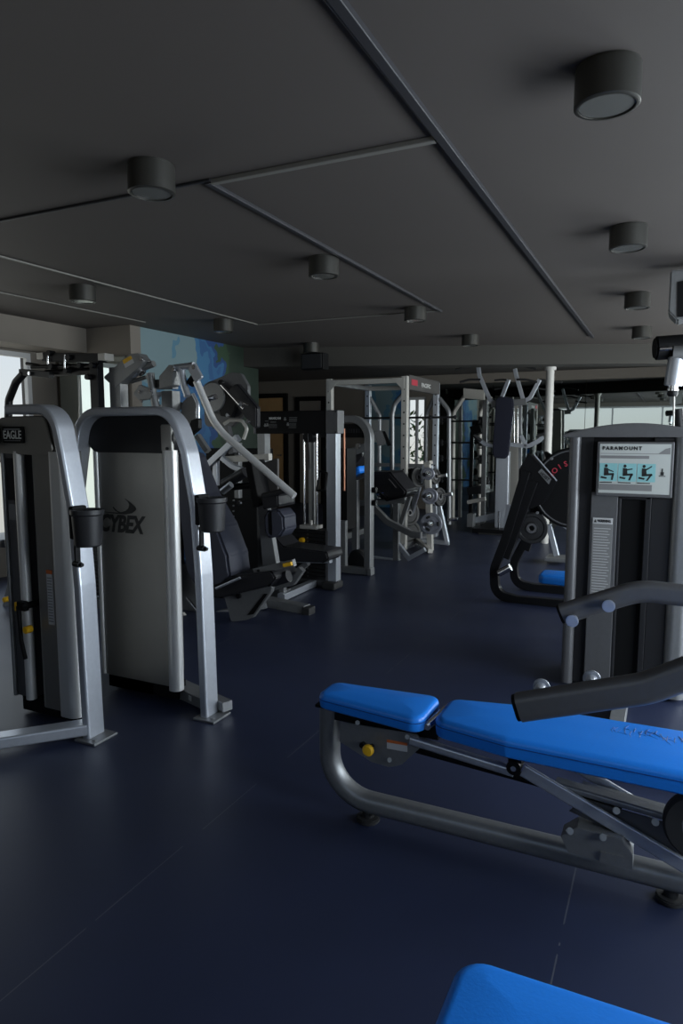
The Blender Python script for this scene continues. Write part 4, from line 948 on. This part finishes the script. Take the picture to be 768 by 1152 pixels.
for a_ in (0, 2.1, 4.2):
    c = at(485, 589, Y - .125) + Vector((math.cos(a_) * .085, 0, math.sin(a_) * .085))
    MB().box(c, (.055, .02, .03), .008, (0, -a_ - math.pi / 2, 0)).build('grip_slot', 'rubber', o)
for (x, y, r, dx, l) in ((489, 536, .10, 0, 'black plate right of the small grey plate at the top of the plate tree'), (494, 559, .12, 0, 'black plate at the right of the plate tree, mid height'),
                    (463, 540, .15, -1, 'black plate on the upper left peg of the plate tree'), (470, 537, .13, -1, 'second black plate on the upper left peg, nearer the post'),
                    (460, 577, .17, -1, 'black plate on the left side of the plate tree, mid height'), (462, 600, .17, -1, 'black plate at the low left of the plate tree')):
    plate(at(x, y, Y + .2), (1, -.35, .1) if dx == 0 else (1, -.5, .15), r, .04, 'iron', l)

# ------------------------------------------------------------------ dip and pull-up station
t = thing('dip_station', 'tall dip station with V arms and a navy back pad before the mirrors', 'pull-up station', (-2.2, 10.1, 0))
Y = 10.1
rt_(t, 'front_column', 'silver', ((566, 508), (564, 596)), Y, .12, .185); rt_(t, 'rear_column', 'cream', ((580, 452), (580, 592)), Y + .35, .12, .17)
rt_(t, 'rear_post', 'silver_dull', ((585, 452), (585, 592)), Y + .2, .05, .05)
poly(t, 'back_pad', 'navy_pad', ((558, 449), (563, 446), (577, 448), (578, 460), (572, 512), (568, 516), (556, 515), (554, 508)), Y - .12, .08, .04, .015)
rt_(t, 'top_beam', 'silver_dull', ((553, 455), (592, 452)), Y, .08, .09)
rt_(t, 'grip_arm', 'silver', ((558, 455), (551, 450), (539, 422), (538, 413)), Y, .06, .055, .08)
rt_(t, 'grip_arm', 'silver', ((585, 453), (596, 448), (607, 427)), Y, .06, .055, .08)
rt_(t, 'grip_arm', 'silver', ((589, 452), (581, 424), (579, 415)), Y, .06, .055, .08)
rt_(t, 'grip_arm', 'silver', ((564, 448), (572, 427)), Y + .3, .06, .055, .08)
for q in (((512, 416), (524, 413), (538, 412)), ((517, 430), (528, 427), (540, 427)), ((576, 412), (590, 412), (603, 415)), ((581, 427), (592, 427), (604, 430)),):
    tb(t, 'grip', 'rubber', q, Y - .05, .016, .3)
for q in (((556, 428), (565, 427), (573, 428)), ((606, 437), (624, 440)), ((606, 427), (632, 430)), ((556, 438), (568, 436))):  # far grips are added solids in place of the station's mirror reflection
    tb(t, 'grip', 'rubber', q, Y + .3, .014, .3)
rt_(t, 'dip_arm', 'silver', ((556, 502), (546, 500), (536, 492)), Y - .05, .06, .055, .08); rt_(t, 'dip_arm', 'silver', ((573, 500), (594, 502), (606, 496), (611, 491)), Y - .05, .06, .06, .1)
rt_(t, 'dip_arm', 'silver', ((586, 490), (592, 502)), Y - .05, .06, .05)
tb(t, 'grip', 'rubber', ((533, 490), (541, 496)), Y - .2, .025); tb(t, 'grip', 'rubber', ((604, 490), (612, 488)), Y - .2, .025)
for x in (578, 582): rt_(t, 'guide_rod', 'chrome', ((x, 460), (x, 500)), Y + .1, .02, .02)
rt_(t, 'foot_beam', 'silver', ((531, 586), (566, 578)), Y + .1, .09, .09); MB().box(at(530, 585, Y), (.10, .16, .20), .01).build('foot_end', 'silver_dull', t)
rt_(t, 'step_beam', 'cream', ((526, 565), (546, 561)), Y + .2, .08, .06)
rt_(t, 'step_post', 'silver_dull', ((546, 450), (543, 590)), Y + .45, .07, .07)
MB().span((-2.55, Y - .3, 0), (-1.85, Y + .5, .07), .01).build('base_plate', 'black', t)
rt_(t, 'cable', 'chrome', ((561, 575), (561, 596)), Y - .2, .03, .03)

# ------------------------------------------------------------------ barbell rack by the mirrors
t = thing('barbell_rack', 'pale upright barbell rack with an arched frame left of the dip station', 'barbell rack', (-3.4, 11.4, 0))
Y = 11.4
poly(t, 'header_board', 'cream', ((522, 437), (545, 439), (545, 450), (522, 448)), Y, .12)
for sx0 in (0, 30):
    tb(t, 'arched_upright', 'cream', ((522 + sx0, 446), (510 + sx0, 464), (509 + sx0, 586)), Y, .036, .2)
rt_(t, 'upright', 'silver_dull', ((518, 450), (517, 588)), Y + .2, .05, .06); rt_(t, 'upright', 'cream', ((543, 450), (541, 586)), Y + .1, .06, .10)
rt_(t, 'base_beam', 'silver_dull', ((495, 587), (552, 587)), Y + .1, .5, .06)
h = MB()
for k in range(6):
    c = at(541, 470 + k * 17, Y - .02); h.box(c, (.09, .08, .02), .004)
h.build('bar_hook', 'rubber', t)
for k, (py, l) in enumerate(((474, 'top'), (498, 'second'), (516, 'third'), (540, 'lowest'))):
    c = at(518, py, Y - .12); barbell(tuple(c), .95, ((.075 - .008 * (k % 2), .09, .05), (.055, .05, .14)), '%s short barbell on the pale rack left of the dip station' % l, 'fixed barbells on the pale rack', .05)
t = thing('leg_curl_bench', 'black high-backed exercise seat between the pale rack and the dip station', 'exercise seat', (-2.9, 10.9, 0))
Y = 10.9
rt_(t, 'seat_frame', 'black', ((529, 585), (531, 486), (537, 478), (544, 480)), Y, .06, .06, .1)
poly(t, 'seat_back', 'black', ((531, 480), (542, 478), (544, 486), (534, 490)), Y, .35, .01)
poly(t, 'seat', 'vinyl', ((528, 548), (548, 545), (549, 554), (529, 556)), Y, .35, .01)
tag(MB().span(atz(537, 601), atz(632, 586, .012), .004).build('floor_mat', 'rubber'), 'black rubber mat lying before the dip station', 'mat')

# ------------------------------------------------------------------ cable column end at the right edge
t = thing('cable_column', 'silver pulley arm with a dark barrel and a hanging cable at the right edge', 'cable machine', (.75, 4.9, 0))
Y = 4.9
tb(t, 'arm', 'silver', ((752, 396), (768, 394), (800, 392)), Y, .032)
MB().bar((.62, Y, 0), (.62, Y, 2.25), .10, .10, (1, 0, 0)).build('post', 'silver_dull', t); MB().span((.3, Y - .4, 0), (.9, Y + .4, .06), .01).build('base', 'silver_dull', t)
c = at(750, 391, Y - .02); d = Vector((1, .25, .05)).normalized()
MB().cyl(c - d * .075, c + d * .10, .075, n=28, bev=.012).build('barrel', 'black_flat', t)
tb(t, 'barrel_axle', 'chrome', ((742, 393), (756, 392)), Y - .11, .012)
tb(t, 'elbow', 'silver_dull', ((757, 398), (768, 398), (790, 396)), Y - .06, .055, .03)
a, b = at(762, 402, Y - .05), at(757, 434, Y - .05)
MB().cyl(a, b, .055, n=28, bev=.004).build('swivel', 'silver', t)
c1, c2 = at(757, 434, Y - .05), at(756, 446, Y - .05); dd = c2 - c1
MB().cyl(c1, c1 + dd * .25, .030).cyl(c1 + dd * .3, c1 + dd * .48, .034).cyl(c1 + dd * .5, c1 + dd * .6, .026).build('collar', 'chrome', t)
MB().lathe([(0, 0), (.025, .004), (.033, .02), (.03, .04), (.015, .05), (0, .05)], c1 + dd * 1.05, -dd, 20).build('ball_stop', 'black', t)
tb(t, 'cable', 'cream', ((758, 446), (757, 495)), Y - .05, .006)
tb(t, 'stop_clip', 'black', ((762, 460), (764, 482)), Y, .03)

# ------------------------------------------------------------------ black machine with the big disc behind the PARAMOUNT tower
t = thing('press_machine', 'black HOIST machine with bent floor tubes and a large disc, left of the PARAMOUNT tower', 'weight machine', (-1.0, 6.1, 0))
for Y, pts in ((5.87, ((592, 530), (569, 606), (556, 640), (557, 668), (582, 675), (690, 684))), (6.38, ((606, 560), (592, 606), (577, 634), (580, 656), (600, 661), (680, 667)))):
    rt_(t, 'bent_tube', 'black', pts, Y, .07, .075, .22)
poly(t, 'arm_housing', 'black', ((596, 509), (626, 543), (612, 566), (598, 572), (584, 560), (585, 528)), 5.95, .12, .02)
rt_(t, 'slanted_post', 'black', ((598, 540), (566, 626)), 5.90, .10, .12); rt_(t, 'slanted_post', 'black', ((612, 556), (590, 618)), 6.2, .08, .09)
rt_(t, 'chrome_strip', 'silver', ((601, 512), (626, 541)), 5.88, .02, .012)
poly(t, 'second_housing', 'black', ((612, 506), (632, 520), (640, 535), (634, 545), (616, 524)), 6.25, .08, .01)
poly(t, 'badge', 'silver_dull', ((605, 531), (609, 527), (620, 539), (617, 545)), 5.885, .004, 0, 0)
a_, b_ = at(607, 531, 5.88), at(618, 541, 5.88)
text('HOIST', .036, front((a_.x + b_.x) / 2, 5.880, (a_.z + b_.z) / 2, 0, math.atan2(b_.z - a_.z, b_.x - a_.x)), 'ink', t, 'badge_lettering', bold=.001, sx=.9)
c = at(646, 549, 6.05)
MB().lathe([(0, -.03), (.30, -.03), (.31, -.036), (.335, -.036), (.345, -.02), (.345, .02), (.335, .036), (0, .036)], c, (0, 1, 0), 56).build('disc', 'black_flat', t)
MB().lathe([(.312, -.037), (.318, -.040), (.324, -.037), (.312, -.037)], c, (0, 1, 0), 56).build('disc_rim', 'gunmetal', t)
for k, ch in enumerate('HOIST'):
    an = math.radians(152 - k * 14); text(ch, .062, front(c.x + math.cos(an) * .215, c.y - .0375, c.z + math.sin(an) * .215, 0, an - math.pi / 2), 'red', t, 'disc_lettering', bold=.001)
for q in ((600, 543), (592, 560), (588, 533), (604, 577), (620, 516)): knob(t, 'bolt', 'silver_dull', *q, 5.86, .012, .02)
tb(t, 'stub', 'chrome', ((561, 645), (574, 638)), 5.80, .032); tb(t, 'stub_core', 'black_flat', ((560, 645.5), (562, 645)), 5.79, .022)
plate(at(598, 594, 5.95), (.1, -1, 0), .135, .04, 'iron', 'black weight plate on the black machine above its bent floor tubes')
# ------------------------------------------------------------------ pale sloping bench behind it
t = thing('decline_bench', 'sloping bench with a dark pad and pale rails behind the black machine', 'bench', (-.9, 8.0, 0))
Y = 8.0
poly(t, 'end_pad', 'cream', ((606, 548), (611, 539), (622, 552), (618, 566), (606, 562)), Y, .10, .01); poly(t, 'pad', 'gunmetal', ((604, 558), (612, 556), (650, 584), (650, 596), (640, 590), (602, 566)), Y, .26, .01)
rt_(t, 'rail', 'silver', ((600, 570), (655, 604)), Y - .15, .05, .045); rt_(t, 'leg', 'silver', ((617, 590), (626, 625)), Y - .1, .06, .06)
rt_(t, 'leg', 'silver', ((574, 568), (570, 600)), Y + .5, .06, .09); rt_(t, 'foot', 'silver_dull', ((615, 627), (640, 629)), Y - .1, .3, .04)
# ------------------------------------------------------------------ third blue bench
t = thing('weight_bench', 'small blue bench pad peeking out at the left side of the PARAMOUNT tower', 'bench', (-.5, 5.1, 0))
o = MB().pad([(-.80, 4.93), (-.15, 4.85), (-.15, 5.18), (-.80, 5.16)], .385, .45, .022, .05).build('seat_pad', 'blue', t)
MB().prism([(-.68, 5.05, .385), (-.2, 5.05, .385), (-.2, 5.05, .26), (-.45, 5.05, .26)], (0, 1, 0), .06).build('frame_plate', 'silver_dull', t)
MB().bar((-.30, 5.05, .03), (-.30, 5.05, .30), .06, .07, (0, 1, 0)).bar((-.30, 4.85, .025), (-.30, 5.25, .025), .06, .05, (1, 0, 0)).build('leg', 'silver_dull', t)

# ------------------------------------------------------------------ shrub outside the far window
t = thing('shrub', 'sunlit green shrub outside the narrow bright window of the far wall', 'shrub', (-4.5, 13.6, 0))
lf = MB(); rr = random.Random(3)
for k in range(150):
    c = Vector((-4.5 + rr.uniform(-.45, .45), 13.6 + rr.uniform(-.3, .3), .9 + rr.random() ** 1.5 * 1.0)); a = rr.uniform(0, 6.28); l = rr.uniform(.05, .10)
    d = Vector((math.cos(a), math.sin(a) * .5, math.sin(a * 1.7))).normalized(); n_ = d.cross(Vector((rr.uniform(-1, 1), rr.uniform(-1, 1), rr.uniform(-1, 1)))).normalized(); w = d.cross(n_)
    lf.prism([c - d * l, c - w * l * .35, c + d * l, c + w * l * .35], n_, .002)
lf.build('foliage', 'leaf', t)
st_ = MB()
for k in range(7):
    st_.tube([(-4.5, 13.6, 0), (-4.5 + rr.uniform(-.15, .15), 13.6, .7), (-4.5 + rr.uniform(-.4, .4), 13.6 + rr.uniform(-.2, .2), 1.6)], .012)
st_.build('stem', 'leaf', t)
